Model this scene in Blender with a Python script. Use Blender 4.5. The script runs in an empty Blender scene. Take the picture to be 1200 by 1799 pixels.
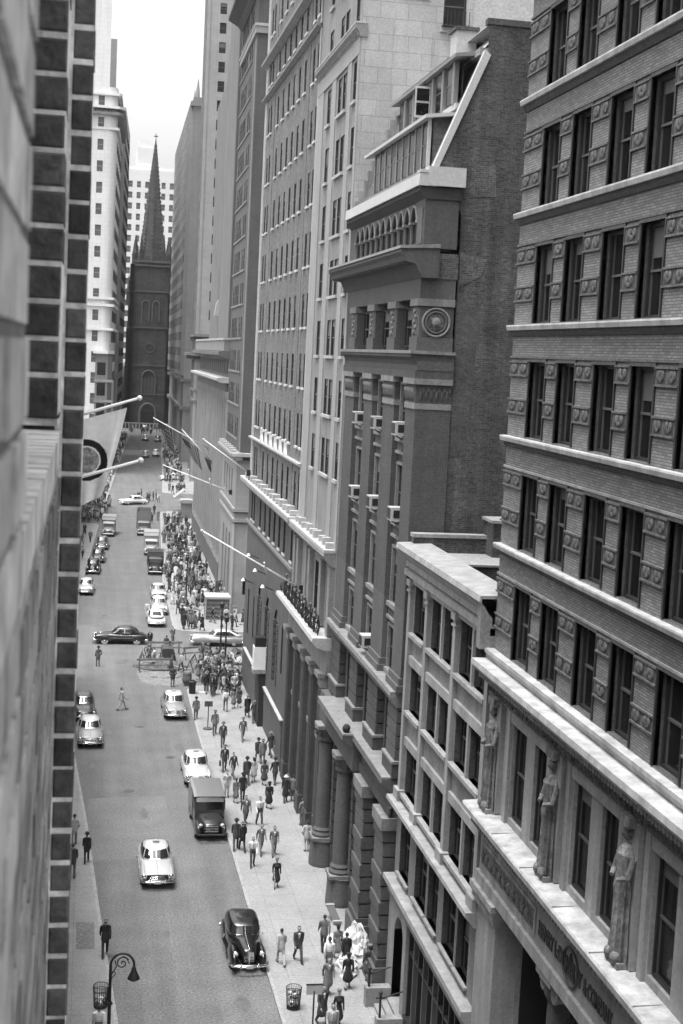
import bpy, math, random
from math import radians, sin, cos, pi, sqrt, atan2
from mathutils import Vector, Matrix, Quaternion

# ---------------------------------------------------------------- scene, camera, light
S = bpy.context.scene
COL = S.collection
RNG = random.Random(7)
HC = 28.0                                   # camera height above the street
YAW, PITCH, ROLL = 0.178775, 0.108594, 0.049489
_f = Vector((sin(YAW)*cos(PITCH), cos(YAW)*cos(PITCH), -sin(PITCH)))
_r0 = Vector((cos(YAW), -sin(YAW), 0)); _u0 = _r0.cross(_f)
_r = _r0*cos(ROLL) + _u0*sin(ROLL); _u = -_r0*sin(ROLL) + _u0*cos(ROLL)
cam = bpy.data.cameras.new("camera"); cam_o = bpy.data.objects.new("camera", cam); COL.objects.link(cam_o)
cam.sensor_width = 36.0; cam.lens = 50.0; cam.clip_start = 0.02; cam.clip_end = 5000
cam_o.matrix_world = Matrix(((_r.x, _u.x, -_f.x, 0), (_r.y, _u.y, -_f.y, 0), (_r.z, _u.z, -_f.z, HC), (0, 0, 0, 1)))
cam.dof.use_dof = True; cam.dof.focus_distance = 30.0; cam.dof.aperture_fstop = 14.0
S.camera = cam_o

SUN_EL, SUN_AZ = radians(74), radians(238)      # azimuth measured clockwise from +Y
w = bpy.data.worlds.new("World"); S.world = w; w.use_nodes = True
nt = w.node_tree; nt.nodes.clear()
sky = nt.nodes.new("ShaderNodeTexSky"); sky.sky_type = 'NISHITA'; sky.sun_disc = False
sky.sun_elevation = SUN_EL; sky.sun_rotation = SUN_AZ; sky.air_density = 2.0; sky.dust_density = 6.0; sky.ozone_density = 1.0
hs = nt.nodes.new("ShaderNodeHueSaturation"); hs.inputs['Saturation'].default_value = 0.0
bg = nt.nodes.new("ShaderNodeBackground"); bg.inputs['Strength'].default_value = 0.15
wo = nt.nodes.new("ShaderNodeOutputWorld")
nt.links.new(sky.outputs[0], hs.inputs['Color']); nt.links.new(hs.outputs[0], bg.inputs['Color']); nt.links.new(bg.outputs[0], wo.inputs['Surface'])
sl = bpy.data.lights.new("sun", 'SUN'); sl.energy = 1.3; sl.angle = radians(20); sl.color = (1, 1, 1)
so = bpy.data.objects.new("sun", sl); COL.objects.link(so)
_sd = Vector((sin(SUN_AZ)*cos(SUN_EL), cos(SUN_AZ)*cos(SUN_EL), sin(SUN_EL)))
so.rotation_euler = _sd.to_track_quat('Z', 'Y').to_euler(); so.location = (0, 0, 200)
S.view_settings.view_transform = 'Standard'; S.view_settings.look = 'None'
S.view_settings.exposure = 1.2; S.view_settings.gamma = 1.0
try:
    S.cycles.max_bounces = 6; S.cycles.diffuse_bounces = 2; S.cycles.glossy_bounces = 3; S.cycles.volume_bounces = 0
    S.cycles.use_adaptive_sampling = True; S.cycles.adaptive_threshold = 0.02
    S.cycles.use_denoising = True
except Exception: pass

# ---------------------------------------------------------------- materials
def G(v): return (v, v, v, 1)
_mats = {}
def mat(name, v, rough=.85, var=.15, scale=.7, streak=0., bump=.0, brick=None, metal=0., coat=0., spec=.4, fine=0., smap=(1.6, 1.6, .07)):
    """grey procedural surface: large mottling, optional rain streaks, fine grain and courses (brick=(length,height,joint value,joint width,contrast))"""
    if name in _mats: return _mats[name]
    m = bpy.data.materials.new(name); m.use_nodes = True; t = m.node_tree; N = t.nodes; L = t.links
    b = N["Principled BSDF"]; b.inputs['Roughness'].default_value = rough; b.inputs['Metallic'].default_value = metal
    b.inputs['Specular IOR Level'].default_value = spec
    if coat: b.inputs['Coat Weight'].default_value = coat; b.inputs['Coat Roughness'].default_value = .04
    geo = N.new("ShaderNodeNewGeometry")
    nz = N.new("ShaderNodeTexNoise"); nz.inputs['Scale'].default_value = scale; nz.inputs['Detail'].default_value = 5; nz.inputs['Roughness'].default_value = .65
    L.new(geo.outputs['Position'], nz.inputs['Vector'])
    rg = N.new("ShaderNodeMapRange"); rg.inputs[1].default_value = .3; rg.inputs[2].default_value = .7
    rg.inputs[3].default_value = 1-var; rg.inputs[4].default_value = 1+var
    L.new(nz.outputs['Fac'], rg.inputs[0]); fac = rg.outputs[0]
    def mul(a, bb):
        q = N.new("ShaderNodeMath"); q.operation = 'MULTIPLY'; L.new(a, q.inputs[0])
        if isinstance(bb, float): q.inputs[1].default_value = bb
        else: L.new(bb, q.inputs[1])
        return q.outputs[0]
    if streak:
        mp = N.new("ShaderNodeMapping"); mp.inputs['Scale'].default_value = smap; L.new(geo.outputs['Position'], mp.inputs[0])
        n2 = N.new("ShaderNodeTexNoise"); n2.inputs['Scale'].default_value = 1.3; n2.inputs['Detail'].default_value = 4; L.new(mp.outputs[0], n2.inputs['Vector'])
        r2 = N.new("ShaderNodeMapRange"); r2.inputs[1].default_value = .35; r2.inputs[2].default_value = .7; r2.inputs[3].default_value = 1+streak*.4; r2.inputs[4].default_value = 1-streak
        L.new(n2.outputs['Fac'], r2.inputs[0]); fac = mul(fac, r2.outputs[0])
    if fine:
        n3 = N.new("ShaderNodeTexNoise"); n3.inputs['Scale'].default_value = 9; n3.inputs['Detail'].default_value = 3; L.new(geo.outputs['Position'], n3.inputs['Vector'])
        r3 = N.new("ShaderNodeMapRange"); r3.inputs[1].default_value = .3; r3.inputs[2].default_value = .7; r3.inputs[3].default_value = 1-2.2*fine; r3.inputs[4].default_value = 1+2.2*fine
        L.new(n3.outputs['Fac'], r3.inputs[0]); fac = mul(fac, r3.outputs[0])
    val = mul(fac, float(v))
    hgt = None
    if brick:
        bl, bh, jv, jw, ct = brick
        sp = N.new("ShaderNodeSeparateXYZ"); L.new(geo.outputs['Position'], sp.inputs[0])
        ad = N.new("ShaderNodeMath"); ad.operation = 'ADD'; L.new(sp.outputs[0], ad.inputs[0]); L.new(sp.outputs[1], ad.inputs[1])
        cb = N.new("ShaderNodeCombineXYZ"); L.new(ad.outputs[0], cb.inputs[0]); L.new(sp.outputs[2], cb.inputs[1])
        br = N.new("ShaderNodeTexBrick"); L.new(cb.outputs[0], br.inputs['Vector']); br.inputs['Scale'].default_value = 1
        br.inputs['Brick Width'].default_value = bl; br.inputs['Row Height'].default_value = bh; br.inputs['Mortar Size'].default_value = jw
        br.inputs['Mortar Smooth'].default_value = .3; br.inputs['Bias'].default_value = 0
        br.inputs['Color1'].default_value = G(1-ct); br.inputs['Color2'].default_value = G(1+ct); br.inputs['Mortar'].default_value = G(jv/v)
        bwn = N.new("ShaderNodeRGBToBW"); L.new(br.outputs['Color'], bwn.inputs[0]); val = mul(val, bwn.outputs[0]); hgt = br.outputs['Fac']
    cc = N.new("ShaderNodeCombineColor")
    for i in range(3): L.new(val, cc.inputs[i])
    L.new(cc.outputs[0], b.inputs['Base Color'])
    if bump:
        bp = N.new("ShaderNodeBump"); bp.inputs['Strength'].default_value = bump; bp.inputs['Distance'].default_value = .03
        n4 = N.new("ShaderNodeTexNoise"); n4.inputs['Scale'].default_value = 9; n4.inputs['Detail'].default_value = 4; L.new(geo.outputs['Position'], n4.inputs['Vector'])
        L.new(n4.outputs['Fac'], bp.inputs['Height']); L.new(bp.outputs[0], b.inputs['Normal'])
    _mats[name] = m
    return m

def glass_mat(name='window_glass', v=.010, rough=.1):
    return mat(name, v, rough, .6, .45, spec=.22)
GLASS = glass_mat()
GLASS_FAR = mat('far_window_glass', .014, .2, .5, .3, spec=.15)
GLASS_HAZY = mat('haze_tinted_window_glass', .11, .3, .3, .3, spec=.15)  # glass lightened so that distance haze sits in its colour
SHADE = mat('roller_shade', .11, .8, .1)
STEEL = mat('dark_painted_steel', .018, .5, .2)
SASH = mat('grey_sash_paint', .085, .55, .15)
SASHL = mat('pale_sash_paint', .42, .55, .12)
BLACKMETAL = mat('black_iron', .018, .45, .2)
CHROME = mat('chrome', .85, .12, .05, metal=1.)
RUBBER = mat('tyre_rubber', .02, .75, .2)
WHITEP = mat('white_enamel', .75, .45, .08)

# ---------------------------------------------------------------- mesh helpers
class MB:
    def __init__(s, o=(0, 0, 0)): s.v = []; s.f = []; s.m = []; s.mats = []; s.o = Vector(o)
    def mi(s, m):
        if m not in s.mats: s.mats.append(m)
        return s.mats.index(m)
    def add(s, vs, fs, m):
        k = len(s.v); i = s.mi(m); s.v += [Vector(p) for p in vs]
        for f in fs: s.f.append([k+j for j in f]); s.m.append(i)
    def quad(s, a, b, c, d, m): s.add((a, b, c, d), ((0, 1, 2, 3),), m)
    def box(s, x0, x1, y0, y1, z0, z1, m):
        s.add(((x0, y0, z0), (x1, y0, z0), (x1, y1, z0), (x0, y1, z0), (x0, y0, z1), (x1, y0, z1), (x1, y1, z1), (x0, y1, z1)),
              ((0, 3, 2, 1), (4, 5, 6, 7), (0, 1, 5, 4), (1, 2, 6, 5), (2, 3, 7, 6), (3, 0, 4, 7)), m)
    def prism(s, prof, axis, a0, a1, m, cap=True):
        """extrude a closed 2-D profile: axis 'y' profile (x,z), 'x' profile (y,z), 'z' profile (x,y)"""
        n = len(prof)
        def P(p, a): return (p[0], a, p[1]) if axis == 'y' else ((a, p[0], p[1]) if axis == 'x' else (p[0], p[1], a))
        vs = [P(p, a0) for p in prof] + [P(p, a1) for p in prof]
        fs = [(i, (i+1) % n, n+(i+1) % n, n+i) for i in range(n)]
        if cap: fs += [tuple(range(n-1, -1, -1)), tuple(range(n, 2*n))]
        s.add(vs, fs, m)
    def rings(s, rs, m, cap=True, closed=True):
        n = len(rs[0]); vs = [p for r in rs for p in r]; fs = []
        for i in range(len(rs)-1):
            for j in range(n if closed else n-1):
                fs.append((i*n+j, i*n+(j+1) % n, (i+1)*n+(j+1) % n, (i+1)*n+j))
        if cap: fs += [tuple(range(n-1, -1, -1)), tuple(range((len(rs)-1)*n, len(rs)*n))]
        s.add(vs, fs, m)
    def tube(s, pts, r, m, n=8, cap=True):
        pts = [Vector(p) for p in pts]; rr = r if isinstance(r, (list, tuple)) else [r]*len(pts)
        rs = []; t0 = None
        for i, p in enumerate(pts):
            t = (pts[min(i+1, len(pts)-1)]-pts[max(i-1, 0)]).normalized()
            if t0 is None:
                a = Vector((0, 0, 1)) if abs(t.z) < .9 else Vector((1, 0, 0)); e = t.cross(a).normalized()
            else:
                e = (e - t*e.dot(t)).normalized()
            t0 = t; g = t.cross(e)
            rs.append([p + (e*cos(2*pi*k/n)+g*sin(2*pi*k/n))*rr[i] for k in range(n)])
        s.rings(rs, m, cap)
    def lathe(s, prof, c, m, n=16, cap=True, sx=1, sy=1):
        s.rings([[(c[0]+r*cos(2*pi*k/n)*sx, c[1]+r*sin(2*pi*k/n)*sy, c[2]+z) for k in range(n)] for r, z in prof], m, cap)
    def ell(s, c, r, m, n=12, k=8):
        s.rings([[(c[0]+r[0]*sin(pi*i/k)*cos(2*pi*j/n), c[1]+r[1]*sin(pi*i/k)*sin(2*pi*j/n), c[2]+r[2]*cos(pi*i/k)) for j in range(n)]
                 for i in ([.03]+list(range(1, k))+[k-.03])], m)
    def xf(s, M, k=0):
        for i in range(k, len(s.v)): s.v[i] = M @ s.v[i]
    def build(s, name, parent=None, smooth=False, loc=None, auto=None):
        me = bpy.data.meshes.new(name); me.from_pydata([tuple(p-s.o) for p in s.v], [], s.f)
        for m in s.mats: me.materials.append(m)
        me.polygons.foreach_set('material_index', s.m)
        if smooth: me.polygons.foreach_set('use_smooth', [True]*len(s.f))
        me.update()
        o = bpy.data.objects.new(name, me); COL.objects.link(o)
        if auto: 
            try: me.set_sharp_from_angle(angle=radians(auto))
            except Exception: pass
        if parent: o.parent = parent
        if loc is not None: o.location = loc
        return o

def tag(o, label, cat, group=None, kind=None):
    o['label'] = label
    if cat: o['category'] = cat
    if group: o['group'] = group
    if kind: o['kind'] = kind
    return o
def thing(name, label, cat, loc=(0, 0, 0), rz=0., group=None):
    o = bpy.data.objects.new(name, None); o.empty_display_size = .3; COL.objects.link(o)
    o.location = loc; o.rotation_euler = (0, 0, rz)
    return tag(o, label, cat, group)
def struct(o): o['kind'] = 'structure'; return o
def inst(name, me, parent, loc, rz=0.):
    o = bpy.data.objects.new(name, me); COL.objects.link(o); o.parent = parent; o.location = loc
    if rz: o.rotation_euler = (0, 0, rz)
    return o

def facade(mb, axis, plane, a0, a1, z0, z1, ops, depth, m, mr=None):
    """flat wall facing -axis with recessed rectangular openings (a0,a1,z0,z1)"""
    mr = mr or m  # a dark mr puts the shade of the reveals into their colour
    P = (lambda a, z, d=0.: (plane+d, a, z)) if axis == 'x' else (lambda a, z, d=0.: (a, plane+d, z))
    A = sorted({a0, a1} | {min(max(q, a0), a1) for o in ops for q in o[:2]}); Z = sorted({z0, z1} | {min(max(q, z0), z1) for o in ops for q in o[2:4]})
    for j in range(len(Z)-1):
        zc = (Z[j]+Z[j+1])/2; i = 0
        row = [o for o in ops if o[2] < zc < o[3]]
        while i < len(A)-1:
            def op(i): 
                ac = (A[i]+A[i+1])/2
                return any(o[0] < ac < o[1] for o in row)
            if op(i): i += 1; continue
            k = i
            while k+1 < len(A)-1 and not op(k+1): k += 1
            mb.quad(P(A[i], Z[j]), P(A[k+1], Z[j]), P(A[k+1], Z[j+1]), P(A[i], Z[j+1]), m); i = k+1
    for o in ops:
        b0, b1, c0, c1 = o[:4]
        mb.quad(P(b0, c0), P(b0, c1), P(b0, c1, depth), P(b0, c0, depth), mr); mb.quad(P(b1, c0), P(b1, c1), P(b1, c1, depth), P(b1, c0, depth), mr)
        mb.quad(P(b0, c0), P(b1, c0), P(b1, c0, depth), P(b0, c0, depth), mr); mb.quad(P(b0, c1), P(b1, c1), P(b1, c1, depth), P(b0, c1, depth), mr)

_wm = {}
def win_mesh(wd, h, axis, style, shade):
    """one double-hung window: frame, two sashes, panes; local origin at lower corner, depth inward"""
    key = (round(wd, 2), round(h, 2), axis, style, shade)
    if key in _wm: return _wm[key]
    mf, ms, gl, t, bars = {'steel': (STEEL, SASH, GLASS, .10, 1), 'sash': (SASH, SASH, GLASS, .07, 1), 'pale': (SASHL, SASHL, GLASS, .07, 1),
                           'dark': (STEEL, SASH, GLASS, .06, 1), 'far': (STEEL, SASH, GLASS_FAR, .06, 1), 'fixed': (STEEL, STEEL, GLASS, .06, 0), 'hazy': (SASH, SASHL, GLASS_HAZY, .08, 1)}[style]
    fr = MB(); pn = MB()
    def B(mb, a0, a1, d0, d1, z0, z1, m):
        if axis == 'x': mb.box(d0, d1, a0, a1, z0, z1, m)
        else: mb.box(a0, a1, d0, d1, z0, z1, m)
    if style in ('far', 'hazy'):
        B(fr, 0, t, .0, .05, 0, h, mf); B(fr, wd-t, wd, .0, .05, 0, h, mf); B(fr, t, wd-t, .0, .05, h-t, h, mf); B(fr, t, wd-t, .0, .05, 0, t, mf); B(fr, t, wd-t, .0, .05, h*.5-.03, h*.5+.03, ms)
        B(pn, t, wd-t, .015, .04, t, h-t, gl)
        if shade > 0: B(pn, t+.03, wd-t-.03, .008, .015, h-t-(h-2*t)*shade, h-t, SHADE)
        a = fr.build('window'); b = pn.build('pane'); ma, mb_ = a.data, b.data
        bpy.data.objects.remove(a); bpy.data.objects.remove(b); _wm[key] = (ma, mb_); return _wm[key]
    B(fr, 0, t, 0, .16, 0, h, mf); B(fr, wd-t, wd, 0, .16, 0, h, mf); B(fr, t, wd-t, 0, .16, h-t, h, mf); B(fr, t, wd-t, -.02, .16, 0, t*.8, mf)
    if bars:
        hm = h*.5; B(fr, t, wd-t, .05, .13, hm-.03, hm+.035, ms)
        for a, c in ((t, t*.8), (t, hm)):
            B(fr, t, t+.035, .07, .12, c, (hm if c < hm else h-t), ms); B(fr, wd-t-.035, wd-t, .07, .12, c, (hm if c < hm else h-t), ms)
    B(pn, t, wd-t, .11, .125, t*.8, h-t, gl)
    if shade > 0: B(pn, t+.03, wd-t-.03, .085, .1, h-t-(h-2*t)*shade, h-t, SHADE)
    a = fr.build('window'); b = pn.build('pane'); ma, mb_ = a.data, b.data
    bpy.data.objects.remove(a); bpy.data.objects.remove(b)
    _wm[key] = (ma, mb_)
    return _wm[key]
SHADES = (0, 0, 0, .18, .3, .45); SHADES_NEAR = (0, 0, 0, 0, .15, .35)
def windows(parent, axis, plane, ops, style, limit=95, org=(0, 0, 0)):
    """one object per opening (frame) with its pane as a sub-part; beyond `limit` the rest is one stuff part"""
    rest = MB()
    for i, o in enumerate(ops):
        b0, b1, c0, c1 = o[:4]; me = win_mesh(b1-b0, c1-c0, axis, style, RNG.choice(SHADES_NEAR if style == 'steel' else SHADES))
        loc = Vector((plane, b0, c0) if axis == 'x' else (b0, plane, c0)) - Vector(org)
        if i < limit:
            wobj = inst('window', me[0], parent, loc); inst('pane', me[1], wobj, (0, 0, 0))
        else:
            for q in me:
                k = len(rest.v)
                for p in q.polygons:
                    vs = [q.vertices[j].co + loc for j in p.vertices]; rest.add(vs, (tuple(range(len(vs))),), q.materials[p.material_index])
    if rest.v: rest.build('windows', parent)['kind'] = 'stuff'

def GZ(y): return 0. if y < 240 else (min(y, 410)-240)*4/170.
# ---------------------------------------------------------------- ground
ASPH = mat('asphalt', .13, .8, .16, .35, fine=.18, bump=.2, streak=.16, smap=(.9, .035, 1))
ASPH2 = mat('asphalt_patch', .11, .8, .12, .4, fine=.16)
WALK = mat('pavement_concrete', .25, .8, .14, .45, fine=.08, brick=(1.6, 1.6, .16, .014, .05))
KERB = mat('kerb_granite', .29, .7, .15, 1.5, fine=.1)
def walk_mat():
    """paving slabs lie flat, so the joints run in x and y"""
    m = WALK; t = m.node_tree; L = t.links
    br = [n for n in t.nodes if n.type == 'TEX_BRICK'][0]; geo = [n for n in t.nodes if n.type == 'NEW_GEOMETRY'][0]
    for l in list(br.inputs['Vector'].links): L.remove(l)
    L.new(geo.outputs['Position'], br.inputs['Vector']); br.offset = 0
walk_mat()
def sheet(name, xs, ys, m, dz=0.):
    mb = MB(); n = len(xs)
    for y in ys:
        for x in xs: mb.v.append(Vector((x, y, GZ(y)+dz)))
    k = mb.mi(m)
    for j in range(len(ys)-1):
        for i in range(n-1): mb.f.append([j*n+i, j*n+i+1, (j+1)*n+i+1, (j+1)*n+i]); mb.m.append(k)
    return struct(mb.build(name))
YS = [-240, -60, 0, 60, 120, 180, 240, 260, 300, 350, 410, 500, 630]
sheet('ground', [-900, -200, -60, 60, 200, 900], YS, ASPH)
RC = [(-30, 9.0), (56, 8.74), (65, 8.65), (77, 8.6), (102, 8.5), (117, 8.6)]     # right kerb line (Y, X)
RC2 = [(139.5, 8.9), (170, 9.3), (201, 10.6), (244, 12.5)]
RC3 = [(268, 14.0), (296, 15.4), (350, 17.6), (392, 20.0)]
LC = [(-30, 6.5), (30, 3.4), (57, 1.93), (63, 1.6), (69, 1.25), (83, .57), (96, -.25), (118, -1.2)]
LC2 = [(139.5, -.9), (160, -.43), (194, .83), (225, 2.1)]
LC3 = [(252, 3.4), (306, 6.2), (371, 9.8), (396, 11.2)]
def interp(P, y):
    for (a, xa), (b, xb) in zip(P, P[1:]):
        if a <= y <= b: return xa+(xb-xa)*(y-a)/(b-a)
    return P[0][1] if y < P[0][0] else P[-1][1]
def pavement(name, P, far, hgt=.14, r=2.2, side=1):
    """raised slab between the kerb line and x=far, with a granite kerb and rounded street corners at both ends"""
    y0, y1 = P[0][0], P[-1][0]; ys = sorted({y0, y1} | {p[0] for p in P} | {y0+r*k/5 for k in range(6)} | {y1-r*k/5 for k in range(6)} | {y for y in YS if y0 < y < y1})
    edge = []
    for y in ys:
        d = min(y-y0, y1-y); off = 0 if d >= r else r-sqrt(max(0, r*r-(r-d)**2))
        edge.append((interp(P, y)+side*off, y))
    mb = MB()
    for (xa, ya), (xb, yb) in zip(edge, edge[1:]):
        za, zb = GZ(ya)+hgt, GZ(yb)+hgt; k = .16*side
        mb.quad((xa, ya, za), (xa+k, ya, za), (xb+k, yb, zb), (xb, yb, zb), KERB)
        mb.quad((xa, ya, za), (xb, yb, zb), (xb, yb, zb-hgt-.1), (xa, ya, za-hgt-.1), KERB)
        mb.quad((xa+k, ya, za), (far, ya, za), (far, yb, zb), (xb+k, yb, zb), WALK)
    for (x, y), zz in ((edge[0], 0), (edge[-1], 0)):
        z = GZ(y)+hgt; mb.quad((x, y, z), (far, y, z), (far, y, z-hgt-.1), (x, y, z-hgt-.1), KERB)
    return struct(mb.build(name))
pavement('pavement_right_near', RC, 60); pavement('pavement_right_middle', RC2, 60); pavement('pavement_right_far', RC3, 60)
pavement('pavement_left_near', LC, -60, side=-1); pavement('pavement_left_middle', LC2, -60, side=-1); pavement('pavement_left_far', LC3, -60, side=-1)
def patch(name, pts, z, m):
    mb = MB(); mb.add([(x, y, z) for x, y in pts], (tuple(range(len(pts))),), m); return struct(mb.build(name))
WDARK = mat('worn_pavement', .23, .85, .15, .8, fine=.12)
patch('pavement_patch', [(.15, 64.2), (1.0, 64.2), (.98, 67.4), (.1, 67.4)], .145, mat('pavement_grating', .2, .8, .1, 1., fine=.2, brick=(.1, .1, .06, .02, .1)))
patch('pavement_patch', [(9.0, 104.2), (11.2, 104.4), (11.3, 110.6), (9.0, 110.4)], .145, WDARK)
patch('roadway_patch', [(.9, 76), (5.6, 76.6), (5.4, 87.5), (.6, 87)], .004, mat('asphalt_worn', .145, .8, .16, .5, fine=.18))
patch('roadway_patch', [(5.0, 118.6), (6.1, 117.2), (7.6, 116.9), (8.4, 118.2), (8.5, 126), (7.6, 129.5), (6.2, 129), (5.2, 126), (4.7, 121.5)], .004, mat('dug_earth', .17, .95, .3, 1.2, fine=.25))
for cx, cy in ((3.2, 88.5), (6.2, 96.0), (4.4, 104.0), (2.2, 148.)):
    mb = MB(); mb.lathe([(.33, 0), (.33, .006), (.26, .007)], (cx, cy, .001), mat('manhole_iron', .07, .5, .2, 3), 20); struct(mb.build('roadway_cover'))

OIL = mat('oil_stain', .105, .6, .25, 1.5, fine=.1); TAR = mat('tar_seam', .10, .6, .2, 3.)
def blot(x, y, rx, ry, seed):
    rr = random.Random(seed); return patch('roadway_stain', [(x+rx*cos(k*pi/9)*rr.uniform(.6, 1.1), y+ry*sin(k*pi/9)*rr.uniform(.6, 1.1)) for k in range(18)], .006, OIL)
for i, (x, y, rx, ry) in enumerate(((7.3, 58.5, .35, .8), (7.4, 71, .3, .9), (7.2, 86, .35, .7), (7.0, 98.5, .4, 1.), (6.9, 113, .4, .9), (4.4, 66, .2, .6), (4.0, 84, .25, 1.2), (5.2, 109, .3, 1.4), (.9, 94, .3, .8), (3.4, 126, .5, .9), (4.6, 146, .3, 1.6), (2.4, 170, .3, 1.2))): blot(x, y, rx, ry, i)
def seam(pts, seed):
    rr = random.Random(seed); mb = MB(); q = []
    for (xa, ya), (xb, yb) in zip(pts, pts[1:]):
        for k in range(12): t = k/12; q.append((xa+(xb-xa)*t+rr.uniform(-.02, .02), ya+(yb-ya)*t+rr.uniform(-.1, .1)))
    L = [(x-.014, y, .007) for x, y in q]; R_ = [(x+.014, y+.01, .007) for x, y in q]
    for i in range(len(q)-1): mb.quad(L[i], R_[i], R_[i+1], L[i+1], TAR)
    return struct(mb.build('roadway_seam'))
seam([(2.0, 71.5), (8.5, 72.3)], 2); seam([(1.1, 92.4), (8.4, 93.5)], 3); seam([(5.2, 94), (5.0, 116)], 5); seam([(0, 137), (8.6, 136)], 6); seam([(3.6, 140), (4.6, 200)], 7)
# ---------------------------------------------------------------- haze
def haze():
    m = bpy.data.materials.new('haze_air'); m.use_nodes = True; t = m.node_tree; t.nodes.clear()
    o = t.nodes.new("ShaderNodeOutputMaterial"); v = t.nodes.new("ShaderNodeVolumePrincipled")
    v.inputs['Color'].default_value = G(.97); v.inputs['Density'].default_value = HAZE_D; v.inputs['Anisotropy'].default_value = .25
    t.links.new(v.outputs[0], o.inputs['Volume'])
    mb = MB(); mb.box(-950, 950, -250, 640, -1.2, 150, m); h = mb.build('haze'); h['kind'] = 'stuff'; h['label'] = 'pale haze hanging over the far street'
HAZE_D = .00011
haze()
# ---------------------------------------------------------------- near brick office building (right)
FX = 13.6
BR1 = mat('roman_brick', .175, .85, .10, .5, streak=.08, fine=.06, brick=(.30, .075, .085, .014, .24))
LEDGE = mat('pale_ledge_stone', .36, .8, .16, 1.6, streak=.3, fine=.05)
DMOLD = mat('dark_moulding', .06, .85, .2, 2., fine=.15)  # dark tone for mouldings, ledge undersides and window reveals
TERRA = mat('terracotta_band', .095, .8, .2, 3., fine=.2)
TERRAD = mat('terracotta_recess_shade', .05, .9, .2, 3.)  # dark ground of the panels, recess shade put into the colour
STONE1 = mat('base_limestone', .24, .8, .16, .8, streak=.35, fine=.06)
STONEG = mat('grey_soffit_stone', .24, .85, .18, .9, streak=.15, fine=.08)
CARVE = mat('carved_dark_stone', .10, .9, .35, 5., fine=.3, bump=.6)
CARVEL = mat('weathered_carving', .17, .9, .5, 3.0, streak=.6, fine=.15, bump=.4)
VOID = mat('unlit_interior_black', .012, .9, .3)  # near-black colour stands in for the shade inside deep openings
def build_r1():
    Y0, Y1 = 22.0, 45.25; org = (FX, Y0, 0)
    R = thing('office_building', 'tan brick office building nearest on the right, with ornament bands and white sill ledges', 'building', org)
    LZ = [18.55+3.58*k for k in range(8)]
    pairs = [(41.63, 43.2), (38.93, 40.45)]
    yy = sorted([(a-5.85*k, b-5.85*k) for k in range(4) for a, b in pairs if a-5.85*k > Y0+.4])
    ops = [(a, b, z+.05, z+2.42) for z in LZ for a, b in yy]
    mb = MB(org); facade(mb, 'x', FX, Y0, Y1, 17.9, 48, ops, .45, BR1, DMOLD)
    mb.quad((FX, Y1, 0), (46, Y1, 0), (46, Y1, 48), (FX, Y1, 48), BR1); mb.quad((FX, Y0, 0), (46, Y0, 0), (46, Y0, 48), (FX, Y0, 48), BR1)
    mb.quad((FX, Y0, 48), (46, Y0, 48), (46, Y1, 48), (FX, Y1, 48), STONEG); mb.box(45.9, 46, Y0, Y1, 0, 48, BR1)
    mb.build('wall', R)
    # dark metal surrounds standing a little proud of the brick
    for a, b, c, d in ops:
        sur = MB(org)
        for y in (a-.09, b): sur.box(FX-.045, FX+.12, y, y+.09, c, d+.0, STEEL)
        sur.box(FX-.05, FX+.12, a-.09, b+.09, d, d+.10, DMOLD)
        sur.build('window_surround', R)
    windows(R, 'x', FX+.2, sorted(ops, key=lambda o: (-o[1], o[2])), 'steel', 98, org)
    for k, z in enumerate(LZ):
        m = MB(org)
        if k: 
            m.prism([(FX+.3, z), (FX-.24, z), (FX-.25, z-.05), (FX-.22, z-.17), (FX+.3, z-.17)], 'y', Y0, Y1+.06, LEDGE)
            m.prism([(FX+.02, z-.17), (FX-.14, z-.17), (FX-.10, z-.28), (FX-.05, z-.36), (FX+.02, z-.36)], 'y', Y0, Y1+.03, DMOLD)
        else:
            m.prism([(FX+.3, z), (FX-.3, z), (FX-.3, z-.12), (FX-.18, z-.34), (FX+.3, z-.34)], 'y', Y0, Y1+.04, LEDGE)
        m.box(FX-.06, FX+.01, Y0, Y1+.01, z+2.53, z+2.60, STONE1 if k < 2 else TERRA)
        m.build('ledge', R)
    # ornament panels between the windows
    def panel(wd, n):
        p = MB(); p.box(-.035, .02, 0, wd, 0, .42, TERRA); p.box(-.075, .02, -.01, wd+.01, .40, .455, TERRA); p.box(-.075, .02, -.01, wd+.01, -.035, .02, TERRA)
        for i in range(n):
            c = wd*(i+.5)/n; q = wd/n*.40
            p.box(-.04, -.033, c-q, c+q, .04, .38, TERRAD)
            for s in (-1, 1):
                p.ell((-.05, c+s*q*.42, .24), (.035, q*.36, .13), TERRA, 8, 6); p.ell((-.05, c+s*q*.16, .13), (.03, q*.18, .08), TERRA, 6, 5)
            p.ell((-.055, c, .30), (.03, q*.14, .07), TERRA, 6, 5)
        o = p.build('ornament_panel'); me = o.data; bpy.data.objects.remove(o); return me
    cuts = []
    e = [(b, a) for a, b in yy]; prev = Y1
    for a, b in reversed(yy):
        cuts.append((b+.1, prev-(.0 if prev == Y1 else .1))); prev = a
    meshes = {}; cnt = 0
    for z in LZ:
        for a, b in cuts:
            wd = b-a
            if wd < .3: continue
            me = meshes.setdefault(round(wd, 2), panel(wd, 1 if wd < 1.1 else 2))
            for dz in (.78, 1.98):
                if cnt < 100: inst('ornament_panel', me, R, (0, a-Y0, z+dz)); cnt += 1
    # ---- stone base: big cornice, caryatid storey, sign frieze, colonnade
    c = MB(org)
    c.prism([(FX+.3, 18.2), (FX-.72, 18.2), (FX-.74, 18.02), (FX-.62, 17.86), (FX-.35, 17.74), (FX-.2, 17.6), (FX+.3, 17.6)], 'y', Y0, Y1+.12, LEDGE)
    y = Y1-.1
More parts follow.
